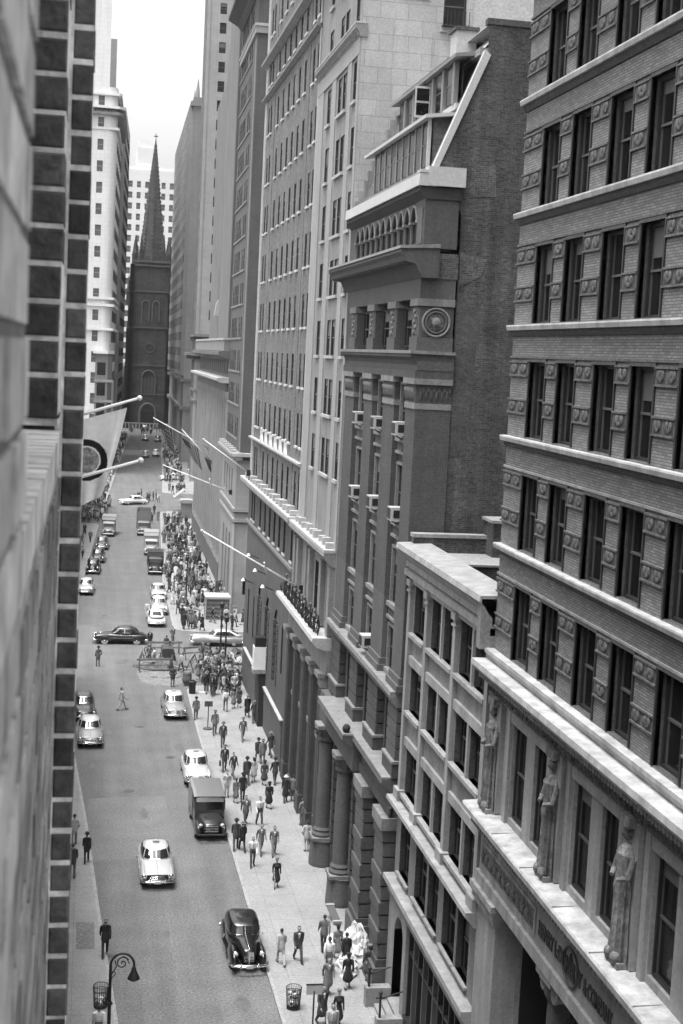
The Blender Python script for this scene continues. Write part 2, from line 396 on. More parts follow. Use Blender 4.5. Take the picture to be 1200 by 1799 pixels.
    while y > Y0: c.box(FX-.5, FX-.1, y-.1, y, 17.62, 17.76, STONEG); y -= .22
    c.build('cornice', R)
    c = MB(org); c.box(FX-.06, FX+.3, Y0, Y1, 17.02, 17.6, CARVE)
    y = Y1-.2
    while y > Y0+.3:
        c.ell((FX-.07, y, 17.32), (.09, .13, .2), CARVE, 8, 6); c.ell((FX-.06, y-.18, 17.2), (.06, .07, .12), CARVE, 6, 5); y -= .36
    c.build('frieze', R)
    # caryatid storey wall
    cp = [(41.45, 42.85), (39.2, 40.6)]
    cops = sorted([(a-5.85*k, b-5.85*k, 13.5, 16.55) for k in range(4) for a, b in cp if a-5.85*k > Y0+.3])
    mb = MB(org); facade(mb, 'x', FX+.1, Y0, Y1, 13.0, 17.1, cops, .3, STONE1, STONEG)
    mb.box(FX-.02, FX+.12, 44.95, Y1, 13.1, 17.05, STONE1)
    for k in range(4):
        a = 38.85-5.85*k; b = 43.25-5.85*k
        mb.box(FX+.02, FX+.12, max(a, Y0), b, 16.62, 17.02, STONEG); mb.box(FX-.01, FX+.12, b-.3, b, 13.1, 17.0, STONE1)
        if a > Y0: mb.box(FX-.01, FX+.12, a, a+.3, 13.1, 17.0, STONE1)
    mb.build('base_wall', R)
    windows(R, 'x', FX+.22, cops, 'steel', 20, org)
    for k, yc in enumerate((44.3, 38.2, 32.35, 26.5)):
        f = MB(org); X = FX-.06
        f.box(X-.3, FX+.1, yc-.42, yc+.42, 13.2, 13.42, CARVEL); 
        for s in (-1, 1): f.ell((X-.28, yc+s*.2, 13.5), (.14, .15, .16), CARVEL, 8, 6)
        pr = [(.40, 13.4), (.42, 13.6), (.37, 14.2), (.34, 14.9), (.38, 15.25), (.34, 15.6), (.38, 15.95), (.40, 16.12), (.27, 16.28), (.13, 16.36), (.12, 16.48)]
        rs = []
        for r, z in pr: rs.append([(X+r*.75*cos(2*pi*j/28)*(1+(.16 if z < 15.3 else .06)*(-1)**j), yc+r*sin(2*pi*j/28)*(1+(.2 if z < 15.3 else .06)*(-1)**j), z) for j in range(28)])
        f.rings(rs, CARVEL); f.ell((X-.05, yc, 16.64), (.17, .15, .21), CARVE, 12, 8); f.ell((X-.2, yc, 16.62), (.05, .035, .06), CARVE, 6, 5)
        f.ell((X+.04, yc, 16.68), (.17, .17, .19), CARVE, 12, 8); f.box(X-.22, FX+.1, yc-.34, yc+.34, 16.84, 17.1, CARVEL); f.box(FX-.08, FX+.12, yc-.55, yc+.55, 13.3, 17.0, STONE1)
        for s in (-1, 1): f.tube([(X-.05, yc+s*.42, 16.08), (X-.18, yc+s*.44, 15.6), (X-.36, yc+s*.2, 15.5)], [.1, .085, .06], CARVEL, 8)
        f.build('caryatid', R)
    c = MB(org)
    c.prism([(FX+.7, 13.3), (FX-.68, 13.24), (FX-.72, 13.18), (FX-.70, 13.0), (FX-.55, 12.9), (FX-.4, 12.82), (FX-.25, 12.55), (FX+.3, 12.55)], 'y', Y0, Y1+.25, LEDGE)
    y = Y1
    while y > Y0: c.box(FX-.45, FX-.1, y-.12, y, 12.58, 12.8, STONEG); y -= .26
    for y in range(24, 45, 3): c.box(FX-.69, FX+.1, y, y+.015, 13.2, 13.283, STONEG)
    c.build('ledge', R)
    c = MB(org); c.box(FX-.04, FX+.9, Y0, Y1, 10.9, 12.55, STONE1); c.box(FX-.16, FX+.9, Y0, Y1+.08, 10.5, 10.9, STONE1); c.box(FX-.1, FX+.1, Y0, Y1+.04, 12.35, 12.55, STONEG)
    c.box(FX-.075, FX, 39.05, 45.1, 11.1, 12.0, STONE1); c.box(FX-.09, FX, 39.25, 44.9, 11.25, 11.87, CARVE)
    y = 44.7
    while y > 39.4:
        c.ell((FX-.1, y, 11.56), (.07, .16, .2), CARVE, 8, 6); c.ell((FX-.09, y-.25, 11.5), (.05, .09, .14), CARVE, 6, 5); y -= .5
    c.build('entablature', R)
    # lettering on the frieze
    LET = mat('dark_bronze_letters', .03, .5, .2)
    def text(body, y, z, size, sx=1.):
        cu = bpy.data.curves.new('lettering', 'FONT'); cu.body = body; cu.size = size; cu.extrude = .018; cu.offset = .012
        o = bpy.data.objects.new('lettering', cu); COL.objects.link(o); dg = bpy.context.evaluated_depsgraph_get(); dg.update()
        me = bpy.data.meshes.new_from_object(o.evaluated_get(dg)); bpy.data.objects.remove(o)
        xs = [v.co.x for v in me.vertices]; wd = max(xs)-min(xs); me.transform(Matrix.Diagonal((sx/wd if sx else 1, 1, 1, 1)))
        me.transform(Matrix(((0, 0, -1, 0), (-1, 0, 0, 0), (0, 1, 0, 0), (0, 0, 0, 1))))
        me.materials.clear(); me.materials.append(LET)
        o = inst('lettering', me, R, (-.06, y-Y0, z)); return o
    text("HENRY L\u00b7DOHERTY", 38.75, 11.33, .62, 3.75); text("&\u00b7COMPANY", 34.85, 11.33, .62, 2.15)
    e = MB(org); n = 32
    def ringp(r, k): return (FX-.07, 35.9+r*.62*cos(2*pi*k/n), 11.56+r*.52*sin(2*pi*k/n))
    e.tube([ringp(1, k) for k in range(n+1)], .035, LET, 6)
    for a, b in (((.55, -.6), (0, .75)), ((0, .75), (-.55, -.6)), ((-.55, -.6), (.55, -.6))):
        e.tube([(FX-.07, 35.9+a[0]*.62, 11.56+a[1]*.52), (FX-.07, 35.9+b[0]*.62, 11.56+b[1]*.52)], .03, LET, 6)
    e.build('emblem', R)
    # pilaster at the corner, recessed porch with columns
    c = MB(org); c.box(FX-.02, FX+.75, 43.1, Y1-.02, .6, 9.75, STONE1); c.box(FX-.2, FX+.95, 42.9, Y1+.12, 9.95, 10.28, STONE1)
    c.box(FX-.12, FX+.85, 43.0, Y1+.05, 9.75, 9.95, STONEG); c.box(FX-.3, FX+1.05, 42.8, Y1+.2, 10.28, 10.5, STONE1); c.box(FX-.2, FX+.9, 42.95, Y1+.1, 0, .6, STONE1)
    c.build('pilaster', R)
    c = MB(org); c.box(FX+2.6, FX+2.7, Y0, 43.1, 0, 10.5, VOID); c.box(FX+.95, FX+2.6, 43.05, 43.1, 0, 10.5, VOID); c.box(FX+.75, FX+.95, 43.05, 43.1, 0, 10.5, STONEG); c.box(FX+.9, FX+2.6, Y0, 43.05, 10.45, 10.5, VOID)  # porch walls coloured near-black in place of shade
    for yy2 in (41.6, 39.4, 36, 33.8): c.box(FX+2.5, FX+2.6, yy2-.06, yy2+.06, 0, 10, STEEL)
    c.build('porch', R)
    for yc in (38.0, 32.0, 26.):
        f = MB(org); rs = []; xc = FX+.55; n = 48
        for z, r in ((.7, .55), (1, .5), (5, .49), (8, .45), (9.6, .42)):
            rs.append([(xc+r*(1-.035*(j % 2))*cos(2*pi*j/n), yc+r*(1-.035*(j % 2))*sin(2*pi*j/n), z) for j in range(n)])
        f.rings(rs, DMOLD); f.box(xc-.65, xc+.65, yc-.65, yc+.65, 10.25, 10.5, STONE1); f.lathe([(.45, 9.6), (.55, 9.8), (.55, 10.25)], (xc, yc, 0), DMOLD, 24)
        for s in (-1, 1):
            for xx in (-.42, .42):
                pts = [(xc+xx, yc+s*(.52+.27*(1-k/40)*cos(k*.4)), 9.95+.27*(1-k/40)*sin(k*.4)) for k in range(32)]
                f.tube(pts, .055, STONE1, 6); f.ell((xc+xx, yc+s*.52, 9.95), (.07, .07, .07), STONE1, 8, 6)
            f.tube([(xc-.42, yc+s*.52, 9.95), (xc+.42, yc+s*.52, 9.95)], .2, STONE1, 12)
        f.lathe([(.7, 0), (.7, .35), (.6, .45), (.62, .6), (.55, .7)], (xc, yc, 0), STONEG, 24); f.build('column', R)
build_r1()

# ---------------------------------------------------------------- low stone-fronted building next door
ST2 = mat('painted_stone_trim', .26, .75, .12, 1., streak=.25, fine=.05)
WL2 = mat('grey_stone_panels', .18, .85, .16, .8, streak=.25, fine=.1)
ROOF2 = mat('gravel_roof', .22, .9, .10, .5, fine=.12)
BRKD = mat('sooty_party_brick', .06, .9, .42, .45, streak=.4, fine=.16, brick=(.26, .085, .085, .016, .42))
def build_r2():
    Y0, Y1 = 45.3, 58.6; org = (FX, Y0, 0)
    R = thing('office_building', 'low pale stone building with a flat roof between two taller neighbours', 'building', org)
    bays = [[(55.6, 57.3)], [(52.75, 54.35), (51.0, 52.35)], [(48.0, 49.55), (46.4, 47.7)]]
    bays = [[(55.2, 57.5)], [(52.65, 54.4), (50.65, 52.4)], [(48.1, 49.95), (46.1, 47.85)]]
    rows = [(16.6, 18.65), (13.25, 15.2), (9.68, 11.7)]
    ops = [(a, b, c, d) for c, d in rows for bb in bays for a, b in bb]
    low = [(56.0, 57.75), (52.95, 54.85), (51.05, 52.6), (48.4, 50.2), (46.5, 48.1)]
    ops4 = [(a, b, 6.1, 8.45) for a, b in low]
    mb = MB(org); facade(mb, 'x', FX+.12, Y0, Y1, 5.0, 19.2, ops+ops4, .4, WL2, DMOLD)  # reveals darker than the wall, jamb shade put into the colour
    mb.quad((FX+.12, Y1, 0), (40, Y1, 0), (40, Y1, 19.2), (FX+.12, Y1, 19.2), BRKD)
    mb.build('wall', R)
    windows(R, 'x', FX+.34, ops, 'dark', 90, org); windows(R, 'x', FX+.34, ops4, 'dark', 90, org)
    for y in (57.9, 54.75, 50.3, 45.75):      # pilaster strips with little capitals
        t = MB(org); t.box(FX-.06, FX+.14, y-.2, y+.2, 9.35, 18.75, ST2); t.box(FX-.14, FX+.14, y-.28, y+.28, 18.55, 18.8, ST2); t.box(FX-.12, FX+.14, y-.25, y+.25, 18.3, 18.38, ST2)
        t.box(FX-.2, FX+.14, y-.42, y+.42, 9.3, 9.75, ST2); t.build('pilaster', R)
    for c, d in rows:
        for bb in bays:
            t = MB(org); a, b = min(q[0] for q in bb), max(q[1] for q in bb)
            t.box(FX-.1, FX+.5, a-.12, b+.12, c-.16, c, ST2)
            t.box(FX+.0, FX+.13, a-.1, b+.1, d+.04, d+.42, ST2)
            for y in [q[1] for q in bb[1:]]: t.box(FX+.02, FX+.4, y+.02, y+.22, c, d+.04, ST2)
            t.build('window_trim', R)
    for a, b, c, d in ops4: t = MB(org); t.box(FX-.02, FX+.5, a-.12, b+.12, c-.1, c, ST2); t.build('window_sill', R)
    t = MB(org)
    t.prism([(FX+.2, 9.3), (FX-.42, 9.3), (FX-.44, 9.15), (FX-.25, 8.95), (FX-.1, 8.75), (FX+.2, 8.75)], 'y', Y0, Y1-.05, ST2); t.build('ledge', R)
    t = MB(org)
    t.prism([(FX+.2, 5.75), (FX-.36, 5.75), (FX-.38, 5.55), (FX-.2, 5.3), (FX-.1, 4.9), (FX+.2, 4.9)], 'y', Y0, Y1+.05, ST2); t.build('ledge', R)
    t = MB(org)
    t.prism([(FX+.8, 20.35), (FX-.55, 20.3), (FX-.6, 20.1), (FX-.4, 19.95), (FX-.25, 19.7), (FX-.1, 19.55), (FX-.1, 19.3), (FX+.14, 19.2), (FX+.8, 19.2)], 'y', Y0, Y1, ST2)
    t.box(FX-.16, FX+.1, Y0, Y1, 18.95, 19.2, ST2); t.box(FX-.5, FX+.4, 45.3, 45.75, 18.5, 20.2, WL2); t.build('cornice', R)
    r = MB(org); r.box(FX+.8, 40, 53.4, Y1-.1, 19.5, 19.95, ROOF2); r.box(FX+.8, 40, Y0, 47.9, 19.5, 19.95, ROOF2)
    r.box(14.41, 14.55, 47.9, 53.4, 15, 20.1, BRKD); r.box(14.55, 40, 53.3, 53.4, 15, 20.1, BRKD); r.box(14.55, 40, 53.22, 53.5, 20.1, 20.18, STONEG); r.box(14.55, 40, 47.9, 53.3, 14, 14.1, VOID)
    r.build('roof', R)
    p = MB(org); p.box(FX+.05, 16.8, Y1-.55, Y1-.1, 19.9, 20.6, BRKD); p.box(FX, 16.85, Y1-.62, Y1-.05, 20.6, 20.75, STONEG); p.build('parapet', R)
    p = MB(org); p.box(16.8, 19, 57.0, Y1-.1, 19.9, 21.4, BRKD); p.box(16.7, 19, 56.9, Y1-.05, 21.4, 21.52, STONEG); p.build('chimney', R)
    # ground storey: arched doorway in the far bay, shop windows in the rest
    g = MB(org); a0, a1 = 55.75, 57.35
    g.box(FX-.02, FX+.5, a1, Y1, 0, 4.9, ST2); g.box(FX-.02, FX+.5, 55.2, a0, 0, 4.9, ST2)
    n = 14; cy = (a0+a1)/2; rr = (a1-a0)/2
    for i in range(n):
        t0, t1 = pi*i/n, pi*(i+1)/n; ya, yb = cy+rr*cos(t0), cy+rr*cos(t1); za, zb = 3.7+rr*sin(t0), 3.7+rr*sin(t1)
        g.quad((FX-.02, ya, za), (FX-.02, yb, zb), (FX-.02, yb, 4.9), (FX-.02, ya, 4.9), ST2); g.quad((FX-.02, ya, za), (FX-.02, yb, zb), (FX+.9, yb, zb), (FX+.9, ya, za), ST2)
    g.box(FX-.02, FX+.9, a0-.02, a0, .6, 3.7, ST2); g.box(FX-.02, FX+.9, a1, a1+.02, .6, 3.7, ST2)
    g.build('door_surround', R)
    d = MB(org); d.box(FX+.85, FX+.9, a0, a1, .6, 4.6, mat('oak_door', .09, .5, .2)); d.box(FX+.8, FX+.86, cy-.05, cy+.05, .6, 4.5, STEEL); d.build('door', R)
    s = MB(org); s.box(FX+.3, FX+.36, Y0, 55.2, .9, 4.9, GLASS); s.box(FX+.0, FX+.4, Y0, 55.2, 0, .9, STEEL)
    y = 55.1
    while y > Y0+.2: s.box(FX+.1, FX+.36, y-.12, y, .9, 4.9, STEEL if int(y*2) % 3 else SASH); y -= .82
    s.box(FX+.12, FX+.36, Y0, 55.2, 3.6, 3.72, STEEL); s.build('shop_front', R)
    st = MB(org)
    for k in range(4): st.box(FX-1.0+.27*k, FX+.9, a0-.25, a1+.1, (.15 if k else .05)*0+.16*k, .16*(k+1)+(.0), STONEG)
    st.box(FX-1.1, FX+.0, a1+.1, a1+.55, 0, 1.0, STONEG); st.box(FX-1.1, FX, a0-.7, a0-.25, 0, .75, STONEG); st.build('stoop', R)
    h = MB(org)
    for y in (a1+.3, a0-.5):
        h.tube([(FX-.95, y, .7), (FX-.95, y, 1.75)], .05, BLACKMETAL, 8); h.ell((FX-.95, y, 1.82), (.09, .09, .09), BLACKMETAL, 8, 6); h.tube([(FX-.95, y, 1.55), (FX+.3, y, 1.95)], .03, BLACKMETAL, 6)
        h.tube([(FX-1.15, y, 1.6), (FX-.75, y, 1.6)], .03, BLACKMETAL, 6)
    h.build('handrail', R)
build_r2()
# ---------------------------------------------------------------- dark brownstone block with mansard attic
BS = mat('brownstone', .068, .85, .14, .8, streak=.15, fine=.10)
BSB = mat('brownstone_brick', .056, .88, .12, .6, streak=.1, fine=.10, brick=(.22, .075, .09, .012, .10))
BSC = mat('brownstone_clean', .09, .85, .12, .8, streak=.1, fine=.08)
BSL = mat('brownstone_ledge', .19, .85, .15, 1.2, streak=.15, fine=.08)
BSD = mat('dark_shaded_brownstone', .03, .9, .2, 1., fine=.1)  # darkened brownstone: shade of recesses put into the colour, dark trim too
PARTY = BRKD
PATCH = mat('repointed_brick', .072, .9, .3, .6, fine=.16, brick=(.26, .085, .11, .016, .4))
LEAD = mat('whitened_lead_flashing', .42, .7, .08, .8, fine=.05)
SLATE = mat('roof_slate', .12, .7, .2, 1., fine=.1, brick=(.35, .25, .06, .012, .2))
DORM = mat('dormer_trim', .19, .7, .12, 1.5)
def build_r3():
    Y0, Y1 = 58.95, 76.2; org = (FX, Y0, 0)
    R = thing('office_building', 'dark brownstone building with mansard attic, tall brick side wall and giant pilasters', 'building', org)
    # side wall towards the low building
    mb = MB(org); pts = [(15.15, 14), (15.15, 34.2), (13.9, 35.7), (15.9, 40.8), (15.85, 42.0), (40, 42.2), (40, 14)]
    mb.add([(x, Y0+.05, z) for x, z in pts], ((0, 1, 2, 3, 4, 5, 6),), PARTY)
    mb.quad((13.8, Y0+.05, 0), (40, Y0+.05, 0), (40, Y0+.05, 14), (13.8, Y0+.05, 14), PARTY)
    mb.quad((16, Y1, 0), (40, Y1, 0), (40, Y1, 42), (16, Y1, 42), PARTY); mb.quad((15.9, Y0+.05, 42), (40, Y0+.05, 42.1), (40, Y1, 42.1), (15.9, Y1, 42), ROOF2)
    mb.box(15.8, 20, Y0+.0, Y0+.4, 42.0, 42.25, DMOLD)
    mb.add([(x, Y0+.035, z) for x, z in ((15.2, 31.2), (16.1, 31.6), (16.4, 32.4), (15.2, 32.6))], ((0, 1, 2, 3),), PATCH)
    mb.add([(x, Y0+.035, z) for x, z in ((15.4, 34.9), (16.6, 35.0), (16.5, 36.3), (15.5, 36.2))], ((0, 1, 2, 3),), PATCH)
    mb.add([(x, Y0+.032, z) for x, z in ((15.2, 24), (15.9, 24), (16.2, 30), (15.2, 30.8))], ((0, 1, 2, 3),), mat('faded_party_brick', .06, .9, .3, .5, fine=.12, brick=(.24, .08, .075, .014, .28)))
    mb.build('side_wall', R)
    # white raking flashing on the gable
    f = MB(org); f.add([(13.72, Y0-.06, 35.9), (13.98, Y0-.06, 35.9), (16.0, Y0-.06, 40.75), (15.75, Y0-.06, 40.95), (13.72, Y0+.3, 35.9), (13.98, Y0+.3, 35.9), (16.0, Y0+.3, 40.75), (15.75, Y0+.3, 40.95)],
          ((0, 1, 2, 3), (4, 5, 6, 7), (0, 3, 7, 4), (1, 2, 6, 5), (0, 1, 5, 4), (3, 2, 6, 7)), LEAD); f.build('flashing', R)
    # recessed window wall
    WX = FX+.32
    bays = [(61.0, 63.1), (65.85, 68.15), (70.6, 73.1)]
    rows = [(24.55, 26.9), (20.75, 23.3), (17.0, 19.5), (13.95, 15.9)]
    ops = [(a+.15, b-.15, c, d) for a, b in bays for c, d in rows]
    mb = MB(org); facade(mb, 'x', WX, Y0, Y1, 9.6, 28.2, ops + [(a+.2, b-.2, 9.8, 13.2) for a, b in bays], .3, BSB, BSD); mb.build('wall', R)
    windows(R, 'x', WX+.04, ops, 'far', 40, org); windows(R, 'x', WX+.15, [(a+.2, b-.2, 9.8, 13.2) for a, b in bays], 'dark', 40, org)
    for a, b in bays:
        for c, d in rows:
            sp = MB(org); sp.box(WX-.22, WX+.1, a-.05, b+.05, c-.2, c, BSL); sp.box(WX-.12, WX+.05, a, b, c-.62, c-.2, BS)
            sp.box(WX-.2, WX+.05, a, b, c-.75, c-.62, BSL); sp.box(WX-.1, WX+.05, a, b, d, d+.12, BSL)
            for y in (a+.08, b-.08): sp.box(WX-.1, WX+.05, y-.08, y+.05, c, d, BSL if y > (a+b)/2 else BS)
            sp.build('spandrel', R)
    # giant pilasters
    for i, (a, b) in enumerate(((58.95, 60.85), (63.2, 65.7), (68.3, 70.45), (73.3, 75.9))):
        p = MB(org); zc = 17.2 - .9*i*0
        p.box(FX, WX+.1, a, b, zc, 26.2, BSB); p.box(FX-.004, WX+.1, a-.004, b+.004, 14.3, zc, BSC)
        if i == 0: p.box(FX+.02, 15.15, a-.03, a+.3, 14.3, 26.2, BSB)
        x1 = 15.15 if i == 0 else WX+.1
        p.box(FX-.05, x1, a-.05, b+.05, 25.95, 26.2, BSL); p.box(FX-.03, x1-.02, a-.03, b+.03, 26.2, 27.0, BS); p.box(FX-.14, x1, a-.14, b+.14, 27.0, 27.25, BSL)
        y = a+.2
        while y < b-.1:
            p.ell((FX-.03, y, 26.55), (.07, .07, .26), BSC, 8, 6); p.ell((FX-.05, y+.12, 26.75), (.06, .06, .12), BSL, 6, 5); p.ell((FX-.03, y+.13, 26.4), (.05, .04, .14), BSD, 6, 5); y += .26
        if i == 0:
            x = FX+.2
            while x < 15: p.ell((x, a-.04, 26.55), (.07, .06, .24), BS, 8, 6); p.ell((x+.11, a-.05, 26.75), (.05, .05, .1), BSC, 6, 5); x += .23
        p.box(FX-.1, x1-.03, a-.1, b+.1, 14.0, 14.3, BSC); p.box(FX-.2, x1-.02, a-.2, b+.2, 13.7, 14.0, BSC)
        p.build('pilaster', R)
    e = MB(org); x1 = 15.15
    e.prism([(x1, 28.3), (FX-.3, 28.3), (FX-.32, 28.15), (FX-.1, 28.0), (FX-.02, 27.75), (FX-.02, 27.6), (FX-.12, 27.55), (FX-.12, 27.25), (x1, 27.25)], 'y', Y0-.12, Y1, BS)
    e.box(FX-.36, x1+.02, Y0-.2, Y1, 28.28, 28.42, BSL); e.box(FX-.04, x1, Y0-.135, Y1, 27.6, 27.99, BSC); e.build('entablature', R)
    # little order with carved panels, dark windows between
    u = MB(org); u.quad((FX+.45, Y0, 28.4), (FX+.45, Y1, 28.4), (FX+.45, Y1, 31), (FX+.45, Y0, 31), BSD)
    u.box(FX-.02, 15.0, 74.9, Y1, 28.42, 30.6, BS); u.build('attic_wall', R)
    windows(R, 'x', FX+.28, [(a, b, 28.6, 30.3) for a, b in ((61., 63.), (66, 68), (71, 72.9))], 'dark', 10, org)
    for i, (a, b) in enumerate(((58.9, 60.3), (63.45, 65.05), (68.4, 70.0), (73.3, 74.9))):
        p = MB(org); x1 = 15.05 if i == 0 else FX+.8
        p.box(FX-.12, x1, a-.06, b, 28.42, 29.0, BSC); p.box(FX-.04, x1-.02, a, b-.02, 29.0, 30.35, BSC); p.box(FX-.15, x1, a-.1, b+.05, 30.3, 30.6, BSL)
        p.box(FX-.06, FX, a+.25, b-.25, 29.1, 30.2, CARVE)
        for q in range(5): p.ell((FX-.08, (a+b)/2+.12*(-1)**q, 29.2+.22*q), (.06, .16, .1), BSL, 8, 6)
        if i == 0:
            p.box(FX+.1, 14.95, a-.03, a+.1, 29.02, 30.25, BS)
            cx, cz = 14.28, 29.62
            for r, mm in ((.58, BSL), (.44, BSC)):
                p.tube([(cx+r*cos(2*pi*k/24), a-.05, cz+r*sin(2*pi*k/24)) for k in range(25)], .055, mm, 6)
            p.ell((cx, a-.02, cz), (.4, .05, .4), CARVE, 16, 8); p.ell((cx, a-.07, cz), (.2, .12, .22), BSL, 12, 8); p.ell((cx, a-.12, cz-.08), (.1, .1, .08), BSC, 8, 6)
        p.build('carved_pier', R)
    c = MB(org); c.box(FX-.06, 15.05, Y0-.05, Y1-.2, 30.6, 31.45, BSC)
    c.box(FX+.0, 15.1, Y0-.08, Y0+.2, 31.45, 32.5, PATCH)
    c.prism([(FX+.6, 32.75), (FX-1.05, 32.62), (FX-1.08, 32.45), (FX-.95, 32.3), (FX-.9, 32.1), (FX-.4, 32.0), (FX-.25, 31.7), (FX-.1, 31.45), (FX+.6, 31.45)], 'y', Y0-.45, Y1+.6, BS)
    c.prism([(FX+.6, 32.86), (FX-1.1, 32.72), (FX-1.12, 32.6), (FX+.6, 32.7)], 'y', Y0-.5, Y1+.65, BSL)
    y = Y0-.2
    while y < Y1+.4: c.box(FX-.85, FX-.2, y, y+.22, 32.02, 32.2, BSC); y += .52
    c.build('cornice', R)
    # arcade of little pointed arches
    a = MB(org); a.quad((FX+.4, Y0, 32.7), (FX+.4, Y1, 32.7), (FX+.4, Y1, 34.7), (FX+.4, Y0, 34.7), BSD)
    a.box(FX-.05, 15.0, Y0-.04, 60.3, 32.7, 34.75, BS); a.box(FX-.05, FX+.7, 74.7, Y1, 32.7, 34.75, BS); a.box(FX-.1, FX+.7, 60.3, 74.7, 32.72, 32.95, BSC)
    a.box(FX-.1, FX-.04, Y0+.2, 60.1, 32.9, 34.4, BSC)
    n = 11; pw = 14.4/n
    for k in range(n+1):
        yc = 60.3+pw*k
        a.tube([(FX+.05, yc, 32.9), (FX+.05, yc, 33.85)], .1, BSC, 8); a.box(FX-.1, FX+.2, yc-.16, yc+.16, 33.85, 33.97, BSL)
        if k < n:
            pr = []
            for q in range(9):
                s = q/8; yy = yc+pw*s; zz = 33.97+.62*(1-abs(2*s-1)**2.2); pr.append((yy, zz))
            for (ya, za), (yb, zb) in zip(pr, pr[1:]):
                a.quad((FX-.02, ya, za), (FX-.02, yb, zb), (FX-.02, yb, 34.75), (FX-.02, ya, 34.75), BSC)
                a.quad((FX-.02, ya, za), (FX-.02, yb, zb), (FX+.39, yb, zb), (FX+.39, ya, za), BS)
            a.tube([(FX-.05, y, z) for y, z in pr], .06, BSL, 6)
    a.build('arcade', R)
    c = MB(org); c.prism([(15.1, 35.2), (FX-.3, 35.2), (FX-.32, 35.05), (FX-.15, 34.85), (FX-.05, 34.72), (15.1, 34.72)], 'y', Y0-.1, Y1+.1, BSD); c.build('cornice', R)
    g = MB(org); g.prism([(13.95, 35.85), (FX-.36, 35.75), (FX-.4, 35.25), (13.95, 35.22)], 'y', Y0-.15, Y1+.15, LEAD); g.box(FX+.0, 15.2, Y0-.2, Y0+.5, 35.26, 36.05, LEAD); g.box(FX-.36, FX+.1, Y0-.17, Y0+.5, 35.78, 35.9, LEAD); g.build('gutter', R)
    # mansard slope with two runs of dormers
    s = MB(org); s.quad((13.9, Y0+.1, 35.7), (13.9, Y1, 35.7), (15.9, Y1, 40.8), (15.9, Y0+.1, 40.8), SLATE)
    s.box(15.6, 16.6, Y0+.3, Y1, 40.8, 41.1, STONEG); s.quad((15.8, Y0+.3, 41.1), (15.8, Y1, 41.1), (16.6, Y1, 42.0), (16.6, Y0+.3, 42.0), mat('ribbed_roof_flashing', .4, .7, .12, .8, brick=(.5, 5, .25, .03, .05)))
    for k in range(10): s.box(13.6+.22*k*1.0, 14.3+.2*k, Y1-.35, Y1+.02, 35.7+.55*k, 36.25+.55*k, STONE1)
    s.build('mansard_roof', R)
    d = MB(org); d.box(14.0, 15.0, 61.0, 74.2, 35.8, 36.3, DORM); d.prism([(13.75, 38.45), (16.0, 38.75), (16.0, 38.6), (13.75, 38.3)], 'y', 60.6, 74.6, LEAD)
    y = 61.0; k = 0; wops = []
    while y < 74.0:
        d.box(14.03, 14.2, y, y+.2, 36.3, 38.35, DORM)
        if y+1.6 < 74.3: wops.append((y+.25, y+1.32, 36.35, 38.3))
        y += 1.32
    d.quad((14.35, 61, 36.3), (14.35, 74.2, 36.3), (14.35, 74.2, 38.3), (14.35, 61, 38.3), BSD); d.quad((14.0, 61.0, 36), (14.9, 61.0, 36), (15.0, 61.0, 38.5), (14.0, 61.0, 38.4), SLATE); d.box(13.95, 14.1, 60.9, 61.0, 35.8, 38.4, LEAD)
    d.build('dormer', R); windows(R, 'x', 14.05, wops, 'far', 20, org)
    d = MB(org); d.box(15.0, 16.0, 60.5, 72, 38.75, 39.0, LEAD); d.prism([(14.75, 40.95), (16.3, 41.2), (16.3, 41.0), (14.75, 40.8)], 'y', 60.0, 73.2, DORM)
    wops = []; y = 60.8
    while y < 71.5:
        d.box(14.95, 15.15, y, y+.35, 39.0, 40.8, DORM)
        wops.append((y+.35, y+1.5, 39.05, 40.75)); y += 1.95
    d.quad((15.3, 60.6, 39), (15.3, 72.4, 39), (15.3, 72.4, 40.8), (15.3, 60.6, 40.8), BSD); d.build('dormer', R); windows(R, 'x', 15.0, wops, 'far', 20, org)
    sh = MB(org); sh.box(14.3, 15.0, 65.4, 65.46, 39.1, 40.5, SASHL); sh.box(14.36, 14.94, 65.385, 65.4, 39.2, 39.75, GLASS); sh.box(14.36, 14.94, 65.385, 65.4, 39.85, 40.4, GLASS); sh.build('casement', R)
    ch = MB(org); ch.box(15.4, 16.3, 62.6, 63.7, 40.9, 42.5, LEAD); ch.box(15.3, 16.4, 62.5, 63.8, 42.5, 42.65, DMOLD); ch.build('chimney', R)
    # ledge under the giant order, rusticated piers
    l = MB(org); l.prism([(WX+.1, 13.7), (FX-.4, 13.7), (FX-.42, 13.5), (FX-.25, 13.3), (FX-.1, 13.0), (WX+.1, 13.0)], 'y', Y0, Y1, BSL); l.build('ledge', R)
    for i, (a, b) in enumerate(((59.0, 60.9), (63.3, 65.6), (68.4, 70.4), (73.4, 75.8))):
        p = MB(org); z = 10.6
        p.box(FX-.18, WX+.1, a-.1, b+.1, 9.85, 10.5, BS); p.box(FX-.22, WX+.1, a-.14, b+.14, 10.5, 10.62, BSL)
        while z < 12.9: p.box(FX-.06, WX+.1, a, b, z+.02, z+.5, BSC if i < 1 else BS); p.box(FX+.02, WX+.1, a+.05, b-.05, z-.04, z+.04, BSD); z += .56
        p.build('rusticated_pier', R)
    l = MB(org)
    l.prism([(WX+.1, 9.85), (FX-.55, 9.8), (FX-.6, 9.6), (FX-.3, 9.35), (FX-.1, 9.2), (FX-.1, 8.0), (WX+.1, 8.0)], 'y', Y0, 66, BSC); l.box(FX-.58, FX+.8, Y0, 66, 9.8, 9.9, BSL)
    l.box(FX-.2, FX, Y0, 66, 8.1, 8.5, BS); l.build('ledge', R)
    l = MB(org)
